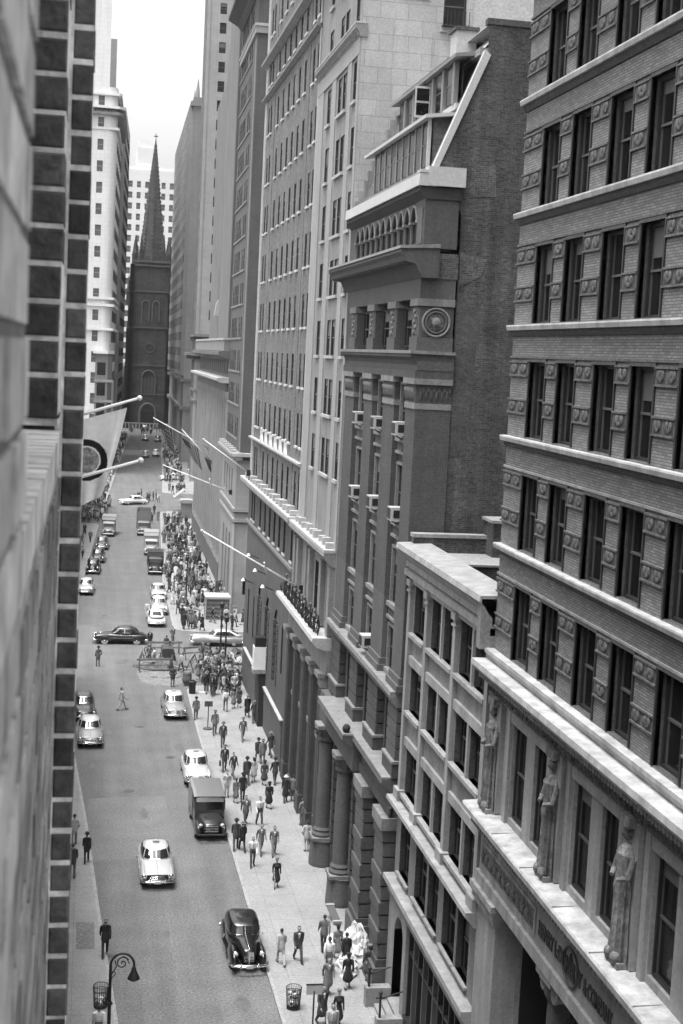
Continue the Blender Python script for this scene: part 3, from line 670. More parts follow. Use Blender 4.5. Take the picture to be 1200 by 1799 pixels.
    l.prism([(WX+.1, 9.85), (FX-1.05, 9.8), (FX-1.1, 9.6), (FX-.75, 9.35), (FX-.55, 9.2), (FX-.55, 8.05), (WX+.1, 8.05)], 'y', 66, 73.6, BSC); l.box(FX-1.08, FX+.8, 65.98, 73.65, 9.8, 9.9, BSL); l.ell((FX-.85, 66.3, 10.1), (.2, .2, .22), BSD, 10, 8)
    l.prism([(WX+.1, 9.7), (FX-.5, 9.65), (FX-.5, 8.05), (WX+.1, 8.05)], 'y', 73.6, Y1, BSC); l.build('portico_entablature', R)
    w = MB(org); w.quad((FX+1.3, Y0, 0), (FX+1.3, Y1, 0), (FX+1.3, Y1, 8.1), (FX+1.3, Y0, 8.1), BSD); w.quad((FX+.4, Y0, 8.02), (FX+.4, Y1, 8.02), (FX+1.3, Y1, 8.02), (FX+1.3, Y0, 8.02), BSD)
    for a, b in ((61.8, 62.9), (66.6, 68.0), (71.3, 73.2)):
        w.box(FX+1.1, FX+1.3, a-.15, b+.15, .3, 6.2, BS); w.box(FX+1.05, FX+1.12, a, b, .4, 5.6, GLASS)
        w.tube([(FX+1.0, (a+b)/2+(b-a)*.6*cos(t*pi/10), 5.9+.8*sin(t*pi/10)) for t in range(11)], .12, BSC, 6)
    w.build('base_wall', R)
    for a, b in ((59.0, 60.9), (63.6, 65.6)):
        p = MB(org); p.box(FX-.55, FX+1.2, a-.15, b+.15, 0, 1.25, BSC); p.box(FX-.42, FX+1.2, a-.06, b+.06, 1.25, 1.6, BS); z = 1.65
        while z < 7.4:
            p.box(FX-.35, FX+1.2, a, b, z+.03, z+.6, BSC); p.box(FX-.26, FX+1.2, a+.06, b-.06, z-.04, z+.04, BSD)
            if int(z*1.6) % 2: p.box(FX-.42, FX-.3, a-.05, b+.05, z+.05, z+.58, BSC)
            z += .66
        p.box(FX-.5, FX+1.2, a-.1, b+.1, 7.5, 8.05, BSL); p.build('rusticated_pier', R)
    for yc in (69.2, 74.9):
        p = MB(org); xc = FX-.25
        p.lathe([(.78, 0), (.8, .3), (.74, 1.4), (.78, 1.6)], (xc+.1, yc, 0), BSC, 28); p.box(xc-.65, xc+.65, yc-.66, yc+.66, 1.6, 1.78, BSL)
        p.lathe([(.58, 1.78), (.6, 1.9), (.5, 2.05), (.53, 2.15), (.43, 2.3), (.43, 4.5), (.38, 7.1)], (xc, yc, 0), BSC, 28)
        p.lathe([(.46, 7.1), (.52, 7.2), (.5, 7.35), (.7, 7.85)], (xc, yc, 0), BSC, 16); p.box(xc-.62, xc+.62, yc-.62, yc+.62, 7.85, 8.05, BSL)
        for k in range(8): p.ell((xc+.55*cos(k*pi/4), yc+.55*sin(k*pi/4), 7.6), (.13, .13, .18), BSC, 6, 5)
        p.build('column', R, smooth=False)
        q = MB(org); q.box(FX+.1, FX+1.25, yc-.9, yc-.0, 0, 1.5, BSC); z = 1.6
        while z < 7.6:
            q.box(FX+.05, FX+1.25, yc-.85, yc-.1, z, z+.5, BSC); q.box(FX+.12, FX+1.25, yc-.78, yc-.15, z+.5, z+.6, BSD); z += .6
        q.build('rusticated_pier', R)
    # window air conditioners
    for a, b, c in ((61.3, 62.1, 24.55), (66.2, 67, 24.55), (71.1, 71.9, 24.55), (61.3, 62.1, 20.75), (66.2, 67, 20.75), (71.1, 71.9, 20.75), (66.3, 67.1, 13.95)):
        m = MB(org); m.box(WX-.62, WX+.15, a, b, c+.12, c+.72, SASHL); m.box(WX-.64, WX-.62, a+.06, b-.06, c+.2, c+.66, STEEL); m.box(WX-.5, WX+.0, a-.012, a, c+.25, c+.6, STEEL)
        m.tube([(WX-.55, (a+b)/2, c+.12), (WX-.02, (a+b)/2, c-.18)], .03, STEEL, 6); m.build('air_conditioner', R)
build_r3()

# ---------------------------------------------------------------- tall pale stone building behind it
ST4 = mat('tall_limestone', .28, .82, .10, .5, streak=.12, fine=.05)
ST4B = mat('limestone_blocks', .34, .82, .10, .5, streak=.10, fine=.05, brick=(1.5, .85, .22, .02, .06))
ST4G = mat('dusty_limestone', .21, .85, .12, .6, streak=.2, fine=.06)
ST4L = mat('pale_ledge_trim', .36, .8, .10, 1.2, fine=.08)  # paler tone for ledge caps, sills and trim
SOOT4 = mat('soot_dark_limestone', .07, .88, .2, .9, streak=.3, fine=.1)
def build_r4():
    Y0, Y1 = 76.2, 90.3; org = (FX, Y0, 0)
    R = thing('office_building', 'tall pale limestone building rising behind the mansard roof, with a blank block-work side', 'building', org)
    sills = [21.2+3.42*k for k in range(13)]
    cols = [(77.0, 78.05), (80.15, 81.4), (81.75, 82.95), (85.5, 86.75), (88.2, 89.0)]
    cols = cols[:4]
    ops = [(a, b, z, z+2.05) for z in sills for a, b in cols]
    low = [(a, b, 13.0, 15.9) for a, b in ((77.4, 78.9), (80.0, 81.3), (81.7, 83.1), (85.6, 87.2))]
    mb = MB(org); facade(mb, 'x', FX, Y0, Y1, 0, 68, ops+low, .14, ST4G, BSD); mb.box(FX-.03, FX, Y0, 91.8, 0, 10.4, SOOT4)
    mb.build('wall', R)
    windows(R, 'x', FX+.06, ops, 'far', 60, org); windows(R, 'x', FX+.08, low, 'far', 10, org)
    sd = MB(org); sops = [(17.95, 19.2, z, z+2.2) for z in (45.75, 49.3, 53, 56.6)] + [(16.9, 17.3, 42.1, 42.9)]
    facade(sd, 'y', Y0, FX, 40, 0, 68, sops, .35, ST4B, ST4); sd.box(FX, 40, Y1-.1, Y1, 20, 68, ST4B); sd.box(FX, 40, Y0, Y1, 67.9, 68, ROOF2)
    for x0, x1, z0, z1 in ((19.6, 23.6, 40, 60), (15.3, 17.4, 40, 45.5), (15.4, 17.2, 47, 58)): sd.box(x0, x1, Y0-.06, Y0+.01, z0, z1, ST4L if x0 > 19 else ST4B)
    sd.box(17.8, 19.35, Y0-.12, Y0+.02, 45.45, 45.72, ST4L); sd.box(17.85, 19.3, Y0-.5, Y0, 45.7, 45.76, BLACKMETAL)
    for k in range(8): sd.tube([(17.87+.2*k, Y0-.48, 45.75), (17.87+.2*k, Y0-.48, 46.5)], .02, BLACKMETAL, 5)
    sd.build('side_wall', R)
    windows(R, 'y', Y0+.15, sops[:4], 'dark', 10, org)
    for a, b in ((76.22, 76.75), (78.5, 79.6), (83.5, 84.9), (88.0, 90.2)): t = MB(org); t.box(FX-.07, FX+.01, a, b, 17.4, 44.0, ST4); t.build('pilaster_strip', R)
    for z in sills:
        for a, b in ((77.0, 78.05), (80.15, 82.95), (85.5, 86.75)): t = MB(org); t.box(FX-.14, FX+.3, a-.12, b+.12, z-.17, z, ST4L); t.build('window_sill', R)
    t = MB(org); t.box(FX-.09, FX+.01, Y0+.05, Y1-.05, 44.0, 45.0, ST4); t.build('trim', R)
    for z, pj in ((45.0, .35), (50.2, .5)):
        c = MB(org); c.prism([(FX+.3, z+.55), (FX-pj, z+.5), (FX-pj, z+.3), (FX-pj*.5, z+.1), (FX-.1, z-.15), (FX+.3, z-.15)], 'y', Y0-.1, Y1, ST4G); c.box(FX-pj-.02, FX+.2, Y0-.12, Y1, z+.52, z+.6, ST4L)
        y = Y0+.2
        while y < Y1: c.box(FX-pj*.6, FX-.05, y, y+.2, z-.05, z+.15, ST4G); y += .6
        c.build('cornice', R)
    c = MB(org); c.prism([(FX+.3, 17.35), (FX-.68, 17.25), (FX-.72, 17.05), (FX-.5, 16.75), (FX-.15, 16.45), (FX+.3, 16.45)], 'y', Y0+.02, Y1, ST4G); c.box(FX-.7, FX+.1, Y0, Y1, 17.25, 17.42, ST4L)
    for k in range(9): c.box(FX-.5+.05*(k % 3), FX+.0, Y0+.5+1.55*k, Y0+.9+1.55*k, 17.42, 17.75+.1*(k % 2), ST4L)
    c.build('cornice', R)
    for y in (76.3, 79.3, 83.6, 84.9, 88.4, 89.8): p = MB(org); p.box(FX-.3, FX+.02, y, y+.75, 12.6, 16.4, ST4G); p.build('pilaster', R)
    b = MB(org); b.prism([(FX+.2, 12.5), (FX-1.1, 12.5), (FX-1.15, 12.3), (FX-.9, 12.0), (FX-.4, 11.8), (FX+.2, 11.8)], 'y', Y0+.0, 91.8, ST4L); b.prism([(FX+.1, 11.8), (FX-.3, 11.8), (FX-.3, 10.4), (FX+.1, 10.4)], 'y', Y0, 91.5, ST4G); b.build('balcony', R)
    rl = MB(org); rr = random.Random(3)
    for k in range(60):       # scrolled iron railing
        y = 77+.235*k; x = FX-.7+.06*sin(k); rl.tube([(x, y, 12.5), (x+.1*cos(k), y+.1*sin(k*2), 13.0), (x, y, 13.4+.25*(k % 3 == 0))], .035, BLACKMETAL, 5)
        if k % 2: rl.tube([(x-.12+.2*cos(t*.8), y, 12.95+.25*sin(t*.8)) for t in range(9)], .03, BLACKMETAL, 5)
        if k % 9 == 4: rl.lathe([(.06, 13.3), (.15, 13.45), (.06, 13.6), (.1, 13.75), (.03, 13.85)], (x, y, 0), SASH, 8)
    rl.tube([(FX-.7, 76.8, 13.4), (FX-.7, 91.2, 13.4)], .04, BLACKMETAL, 5); rl.build('balcony_railing', R)
    for yc in (77.2, 80.6, 84.0, 87.4, 90.6):
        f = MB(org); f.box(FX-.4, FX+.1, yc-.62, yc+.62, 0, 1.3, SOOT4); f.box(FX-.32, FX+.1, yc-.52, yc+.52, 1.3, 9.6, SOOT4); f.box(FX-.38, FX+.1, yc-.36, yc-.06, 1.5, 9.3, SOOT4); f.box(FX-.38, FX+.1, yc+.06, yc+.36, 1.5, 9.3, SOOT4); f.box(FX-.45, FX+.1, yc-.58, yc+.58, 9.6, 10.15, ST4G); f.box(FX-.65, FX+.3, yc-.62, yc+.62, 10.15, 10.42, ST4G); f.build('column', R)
    q = MB(org)
    for a in (78.0, 81.4, 84.8, 88.1): q.box(FX+.0-.02, FX+.01, a, a+1.9, .4, 9.2, VOID); q.box(FX-.1, FX-.015, a-.05, a+1.95, 6.0, 6.3, ST4G)  # flat near-black panels painted for the shade of deep openings
    q.build('doorway', R)
build_r4()

# ---------------------------------------------------------------- long brick building with white quoins
BR5 = mat('faded_brown_brick', .15, .88, .12, .35, streak=.28, fine=.09, brick=(.4, .15, .11, .014, .22))
Q5 = mat('glazed_quoin', .33, .75, .12, .9, streak=.12, fine=.06, brick=(.9, .55, .27, .03, .06))
WH5 = mat('bleached_sill', .5, .75, .08, 1.)
BASE5 = mat('soot_stained_base', .085, .88, .16, .5, streak=.2, fine=.10, brick=(1.1, .55, .12, .012, .05))
def build_r5():
    Y0, Y1 = 90.3, 119.5; org = (FX, Y0, 0)
    R = thing('office_building', 'long brown brick tower with white quoins and rows of small white sills', 'building', org)
    cols = [(90.9, 91.7), (92.75, 93.6)] + [(c-.48, c+.48) for c in (96.85, 99.5, 102.3, 105.1, 108.0, 111.1)] + [(114.9, 115.7), (116.5, 117.3)]
    sills = [22.0+3.9*k for k in range(13)]
    ops = [(a, b, z, z+2.15) for z in sills for a, b in cols]
    mez = [(a, b, 17.7, 20.3) for a, b in cols]; low = [(a, b, 14.25, 16.5) for a, b in cols]
    arch = [(98.0, 100.2), (103.0, 105.2), (108.0, 110.2)]
    aops = [(a, b, 4.6, 9.9) for a, b in arch]; sm = [(95.2, 96.0, 6.0, 9.4), (92.2, 93.3, 4.4, 8.5), (112.4, 113.2, 5.0, 8.4), (116.2, 117.1, 4.6, 8.4), (94.2, 95.4, .4, 2.9), (99.2, 100.4, .4, 2.9), (104.2, 105.6, .4, 2.9)]
    mb = MB(org); facade(mb, 'x', FX, Y0, Y1, 17.3, 76, ops+mez, .12, BR5, BSD); mb.quad((FX, Y1, 0), (40, Y1, 0), (40, Y1, 76), (FX, Y1, 76), BR5); mb.quad((FX, Y0, 66), (40, Y0, 66), (40, Y0, 76), (FX, Y0, 76), BR5)
    mb.build('wall', R)
    mb = MB(org); facade(mb, 'x', FX-.03, Y0+1.6, Y1+.03, 0, 17.3, low+aops+sm, .2, BASE5, BSD)
    for a, b in arch:
        cy, r = (a+b)/2, (b-a)/2
        for i in range(10):
            t0, t1 = pi*i/10, pi*(i+1)/10; p0, p1 = (cy+r*cos(t0), 9.9-r+r*sin(t0)*1.0), (cy+r*cos(t1), 9.9-r+r*sin(t1))
            mb.quad((FX-.02, p0[0], p0[1]), (FX-.02, p1[0], p1[1]), (FX-.02, p1[0], 9.92), (FX-.02, p0[0], 9.92), BASE5)
        for y in (a, b):
            z = 4.6
            while z < 9: mb.box(FX-.12, FX+.1, y-.22, y+.22, z+.04, z+.5, BASE5); z += .56
    mb.quad((FX-.03, Y1+.03, 0), (40, Y1+.03, 0), (40, Y1+.03, 17.3), (FX-.03, Y1+.03, 17.3), BASE5)
    mb.build('base_wall', R)
    pr = sorted(ops, key=lambda o: -abs(40-o[2])*-1)
    windows(R, 'x', FX+.05, ops, 'far', 78, org); windows(R, 'x', FX+.05, mez, 'far', 20, org); windows(R, 'x', FX+.06, low, 'far', 20, org); windows(R, 'x', FX+.1, aops+sm, 'far', 10, org)
    t = MB(org)
    for a, b in ((Y0, 90.75), (118.1, Y1+.04)): t.box(FX-.06, FX+.02, a, b, 17.5, 76, Q5)
    t.box(FX-.04, FX+.02, 94.6, 95.3, 17.5, 76, BR5); t.box(FX-.04, FX+.02, 112.9, 113.6, 17.5, 76, BR5); t.build('quoin', R)
    t = MB(org)
    for a, b, z, _ in ops+mez: t.box(FX-.12, FX+.25, a-.1, b+.1, z-.15, z, WH5)
    for a, b, z, _ in low: t.box(FX-.12, FX+.25, a-.1, b+.1, z-.15, z, WH5)
    t.build('window_sill', R)
    for z, pj, h in ((48.3, .35, .3), (51.0, .5, .5), (20.75, .3, .3)):
        c = MB(org); c.prism([(FX+.1, z+h), (FX-pj, z+h*.9), (FX-pj, z+h*.5), (FX-.08, z), (FX+.1, z)], 'y', Y0, Y1+.1, Q5 if z < 40 else ST4G); c.build('string_course', R)
    c = MB(org)
    for yc in (98.2, 100.9, 103.7, 106.5, 109.4, 112.2):
        c.prism([(yc-.6, 21.05), (yc+.6, 21.05), (yc+.2, 21.5), (yc+.1, 21.9), (yc-.1, 21.9), (yc-.2, 21.5)], 'x', FX-.16, FX+.02, WH5); c.ell((FX-.08, yc, 22.0), (.1, .11, .14), WH5, 8, 6)
    c.build('window_pediment', R)
    c = MB(org); c.prism([(FX+.3, 17.5), (FX-.75, 17.4), (FX-.78, 17.2), (FX-.55, 16.95), (FX-.2, 16.6), (FX+.3, 16.6)], 'y', Y0, Y1+.9, ST4G); c.box(FX-.77, FX+.1, Y0, Y1+.92, 17.4, 17.56, ST4L)
    for k in range(16): c.box(FX-.55, FX+.0, Y0+.6+1.8*k, Y0+1.15+1.8*k, 17.6, 17.9+.12*(k % 2), ST4L)
    c.build('cornice', R)
    c = MB(org); c.prism([(FX+.1, 13.95), (FX-.22, 13.95), (FX-.22, 13.75), (FX-.05, 13.55), (FX+.1, 13.55)], 'y', 91.9, Y1+.2, BSL); c.box(FX-.1, FX, 95.6, 112.8, 16.52, 16.6, BSC); c.build('string_course', R)
    # plinth ledges, hanging lamp brackets
    for a, b, z in ((93.5, 103.3, 3.25), (106.0, 117.2, 3.3)):
        c = MB(org); c.prism([(FX+.1, z), (FX-.24, z-.05), (FX-.24, z-.25), (FX-.15, z-.4), (FX-.12, 0), (FX+.1, 0)], 'y', a, b, BASE5); c.box(FX-.27, FX, a-.02, b+.02, z-.03, z+.06, ST4L); c.build('plinth', R)
    for y, z in ((110.9, 12.1), (106.2, 11.6), (101.2, 11.2), (114.0, 9.6)):
        l = MB(org); l.tube([(FX, y, z-.3), (FX-.5, y, z-.1), (FX-.8, y, z)], .04, BLACKMETAL, 6); l.lathe([(.06, .12), (.17, -.08), (.16, -.12)], (FX-.85, y, z), WHITEP, 12); l.build('lamp_bracket', R)
    d = MB(org); d.box(FX-.5, FX, 103.6, 106.0, 0, 4.2, BSD); d.box(FX-1.0, FX, 103.5, 104.7, 4.2, 4.5, STONEG); d.box(FX-.95, FX-.05, 103.55, 104.65, 4.5, 6.2, WHITEP); d.box(FX-.9, FX-.1, 103.6, 104.6, 6.2, 6.9, BLACKMETAL); d.build('entrance_hood', R)
build_r5()
# ---------------------------------------------------------------- far right side of the street
BR6 = mat('dark_grey_brick', .085, .88, .12, .4, streak=.12, fine=.06, brick=(.5, .2, .115, .012, .06))
ST6 = mat('smooth_grey_base', .26, .8, .08, .5, streak=.1, fine=.04, brick=(1.8, .8, .28, .02, .04))
def far_root(name, label, x, y, slope):
    return thing(name, label, 'building', (x, y, 0), -math.atan(slope))
def wall_box(R, L, H, D, m, mroof, name='wall', ops_x=(), ops_y=(), z0=0., depth=.3):
    """block with openings on the street face (x=0) and on the end face (y=0)"""
    mb = MB(); facade(mb, 'x', 0, 0, L, z0, H, list(ops_x), depth, m); facade(mb, 'y', 0, 0, D, z0, H, list(ops_y), depth, m)
    mb.quad((0, L, z0), (D, L, z0), (D, L, H), (0, L, H), m); mb.quad((0, 0, H), (D, 0, H), (D, L, H), (0, L, H), mroof); mb.quad((D, 0, z0), (D, L, z0), (D, L, H), (D, 0, H), m)
    return mb.build(name, R)
def build_r6():
    R = far_root('office_building', 'dark grey brick tower standing on a pale stone base at the street corner', 15.9, 150, .015); L = 19.
    sills = [18.6+3.65*k for k in range(16)]
    ops = [(a, a+1.45, z, z+2.25) for z in sills for a in (4.4, 6.6, 10.4, 12.3, 14.2, 16.1)]
    wall_box(R, L, 84, 30, BR6, ROOF2, ops_x=ops, z0=17.2, depth=.12)
    windows(R, 'x', .05, ops, 'far', 90)
    t = MB()
    for z in sills: t.box(-.1, .1, 4.2, L, z-.2, z, BSL)
    t.box(-.2, 30, -.2, L, 60.6, 61.6, ST6); t.box(-.28, 30, -.28, L, 61.3, 61.55, ST4L); t.box(-.1, .0, -.02, .8, 17.4, 60, ST4G); t.build('string_course', R)
    c = MB(); c.prism([(.3, 66.4), (-1.7, 66.2), (-1.7, 65.8), (-.6, 65.2), (-.1, 64.6), (.3, 64.6)], 'y', -.5, L, DMOLD); c.build('cornice', R)
    bops = [(a, a+2.2, 1.2, 8.2) for a in (4, 8.2, 12.4)] + [(a, a+1.6, 12.2, 15.3) for a in (4.2, 7.5, 10.8, 14.1)]
    mb = MB(); facade(mb, 'x', -.35, -.35, L, 0, 16.6, bops, .6, ST6); facade(mb, 'y', -.35, -.35, 30, 0, 16.6, [(.8, 2.3, 2.2, 4.0)], .1, ST6)
    mb.prism([(.2, 17.4), (-1.0, 17.3), (-1.0, 17.0), (-.4, 16.6), (.2, 16.6)], 'y', -.9, L, ST6); mb.box(-1.0, 30, -1.0, 0, 17.0, 17.35, ST4L); mb.box(-.6, 30, -.6, .0, 16.6, 17.0, DMOLD)
    for z in (10.0, 11.1): mb.box(-.55, 30, -.55, L, z, z+.35, ST6); mb.box(-.5, 30, -.5, L, z-.12, z, DMOLD)
    mb.box(-.5, .4, -.5, .6, .0, 1.0, ST6); mb.box(-.46, -.3, -.46, .3, 1.2, 10, ST4L); mb.build('base_wall', R)
    windows(R, 'x', .0, bops, 'fixed', 20)
    k = MB()
    for i in range(12): k.box(-.9, -.3, .6+1.5*i, 1.4+1.5*i, 17.3, 17.6+.15*(i % 2), ST4L)
    k.build('cornice_blocks', R)
build_r6()
R7M = mat('sooty_bank_stone', .12, .85, .15, .5, streak=.2, fine=.06); R7C = mat('bank_column_stone', .2, .85, .12, .5, streak=.15)
def build_r7():
    R = far_root('bank_building', 'low grey bank front with a long row of tall fluted half columns', 16.15, 169, .012); L = 54.
    ops = [(1.2+3.6*k, 3.4+3.6*k, 3.2, 22.6) for k in range(15)]; att = [(1.3+3.6*k+j*1.25, 2.3+3.6*k+j*1.25, 25.2, 26.9) for k in range(15) for j in (0, 1)]
    wall_box(R, L, 28.4, 40, R7M, ROOF2, ops_x=ops+att, depth=.9)
    windows(R, 'x', .5, att, 'far', 30)
    w = MB()
    for a, b, c, d in ops:
        w.box(.1, .2, a, b, c, d, GLASS_FAR)
        for z in (8, 13, 18): w.box(.05, .15, a, b, z, z+.7, BSD)
    w.build('window', R)
    for k in range(16):
        f = MB(); n = 24; yc = .5+3.6*k; rs = []
        for z, r in ((2.6, .9), (3.2, .76), (12, .74), (22, .68), (22.6, .85), (23.2, .9)): rs.append([(.32+r*.75*cos(2*pi*j/n)*(1-.05*(j % 2)), yc+r*sin(2*pi*j/n)*(1-.05*(j % 2)), z) for j in range(n)])
        f.rings(rs, R7C); f.build('column', R)
    c = MB(); c.box(-.3, .1, 0, L, 23.2, 24.2, R7M); c.prism([(.1, 24.9), (-1.4, 24.8), (-1.4, 24.5), (-.9, 24.2), (.1, 24.2)], 'y', -.3, L, ST4L)
    c.prism([(.1, 28.0), (-1.3, 27.9), (-1.3, 27.5), (-.3, 27.1), (.1, 27.1)], 'y', -.2, L, R7M); c.box(-.7, .5, 0, L, 28.0, 29.3, ST4G); c.box(-.8, .6, -.1, L, 29.3, 29.55, ST4L); c.build('cornice', R)
    b = MB(); b.box(-.4, .1, 0, L, 0, 2.6, R7M); b.build('base', R)
build_r7()
RB10 = mat('dark_ribbed_stone', .07, .85, .12, .2, streak=.1)
RB10L = mat('pale_rib_stone', .24, .85, .1, .2, streak=.1)
def build_r10():
    R = far_root('skyscraper', 'dark skyscraper with vertical ribs and stepped setbacks', 19.3, 205, .03)
    b = MB(); w = MB(); rb = MB()
    for y0, y1, h, d in ((0, 20, 92, 30), (20, 26, 73.5, 30), (26, 51, 69.5, 30)):
        b.box(0, d, y0, y1, 28, h, RB10)
        y = y0+.5
        while y < y1-.4:
            rb.box(-.16, .05, y, y+.9, 28, h+.6, RB10L)
            z = 30
            while z < h-3: w.box(-.03, .02, y+1.0, y+2.1, z, z+1.9, GLASS_FAR); z += 3.7
            y += 2.6
    z = 40
    while z < 92:
        for x in (2, 5, 8): w.box(x, x+1.3, -.03, .02, z, z+1.9, GLASS_FAR)
        z += 3.7
    b.build('wall', R); rb.build('rib', R); w.build('windows', R)['kind'] = 'stuff'
    d = MB(); d.prism([(-.8, 33.5), (-.5, 35.6), (0, 36.3), (0, 33.5)], 'y', 24, 26, ST4L); d.build('awning', R)
build_r10()
ST8 = mat('far_pale_limestone', .28, .85, .08, .2, streak=.08, brick=(1.2, .6, .27, .03, .04))  # even pale stone tone shared by the far towers
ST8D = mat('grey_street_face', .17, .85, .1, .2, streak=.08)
def build_r8():
    R = far_root('skyscraper', 'pale limestone skyscraper whose top leaves the picture, dark cornices low down', 20.9, 290, .028); L = 18
    ey = [(2.3+3.2*k, 3.6+3.2*k, 34+3.75*j, 36.1+3.75*j) for j in range(20) for k in (0, 1, 2)]; ex = [(2+4*k, 3.4+4*k, 34+3.75*j, 36.1+3.75*j) for j in range(20) for k in range(4)]
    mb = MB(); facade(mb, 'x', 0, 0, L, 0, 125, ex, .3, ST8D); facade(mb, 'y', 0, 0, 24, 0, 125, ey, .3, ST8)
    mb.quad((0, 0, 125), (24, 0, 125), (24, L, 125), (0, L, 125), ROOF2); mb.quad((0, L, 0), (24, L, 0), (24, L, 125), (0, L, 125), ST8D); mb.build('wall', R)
    windows(R, 'y', .12, ey, 'far', 60); windows(R, 'x', .12, ex[:40], 'far', 40)
    c = MB()
    for z, p in ((30.6, .8), (26.8, 2.0)): c.box(-p, 24, -p, L, z, z+.55, ST8D); c.box(-p*.6, 24, -p*.6, L, z-.7, z, DMOLD)
    for z in (17.5, 19.6): c.box(-.4, 24, -.4, L, z, z+.4, ST8D)
    c.box(-.15, .4, -.15, .4, 0, 125, ST8); c.build('cornice', R)
    for x0, x1, z0 in ((2.5, 6, 14.5), (1.8, 5, 10.5)):
        b = MB(); b.box(x0, x1, -1.5, 0, z0-.4, z0, ST4L); b.box(x0, x1, -.2, 0, z0-3, z0-.4, VOID); b.build('balcony', R)
build_r8()
def build_r9():
    R = far_root('office_building', 'hazy pale office building with ridged bays, last on the right before the church', 21.0, 327, .018); L = 85
    mb = MB(); mb.box(0, 30, 0, L, 0, 84, ST8); mb.build('wall', R)
    b = MB(); w = MB()
    for k in range(12):
        b.prism([(0, 7*k+.5), (-.9, 7*k+2), (-.9, 7*k+4.5), (0, 7*k+6)], 'z', 22, 82, ST8)
        for j in range(17): w.box(-.94, -.88, 7*k+2.1, 7*k+4.4, 23+3.5*j, 24.9+3.5*j, GLASS_FAR)
    b.build('bay', R); w.build('windows', R)['kind'] = 'stuff'
    c = MB(); c.box(-.7, 30, -.4, L, 20.6, 21.3, ST8D); c.box(-.7, 30, -.4, L, 14.2, 15, ST8D); c.box(-.6, 30, -.3, L, 82, 83, ST8)
    for k in range(6): c.lathe([(.5, 84), (.4, 86), (.05, 88.5)], (1, 3+14*k, 0), ST8, 8)
    c.build('string_course', R)
build_r9()

# ---------------------------------------------------------------- church closing the street
CH = mat('sooty_sandstone', .055, .9, .25, .5, streak=.2, fine=.12, brick=(1.4, .7, .055, .06, .15))
CHL = mat('weathered_church_trim', .105, .9, .15, .5)
def pinnacle(mb, x, y, z0, z1, r, m):
    mb.box(x-r, x+r, y-r, y+r, z0, z0+(z1-z0)*.4, m); zb = z0+(z1-z0)*.4
    mb.lathe([(r*1.25, zb), (r*1.3, zb+.25), (r*.95, zb+.3), (.04, z1)], (x, y, 0), m, 4)
    for k in range(1, 5):
        s = k/5; rr = r*.95*(1-s); z = zb+(z1-zb)*s
        for q in range(4): mb.ell((x+rr*cos(q*pi/2), y+rr*sin(q*pi/2), z), (.18, .18, .2), m, 5, 4)
def gothic(mb, cx, y, z0, zs, hw, m, t=.25, d=.35):
    """pointed arch moulding standing on the face y"""
    pts = [(cx-hw, z0), (cx-hw, zs)] + [(cx-hw+2*hw*(1-cos(a))/2 if 0 else cx-hw*cos(a), zs+1.5*hw*sin(a)**.8) for a in [pi*k/12 for k in range(1, 12)]] + [(cx+hw, zs), (cx+hw, z0)]
    mb.tube([(x, y-d*.3, z) for x, z in pts], t, m, 6)
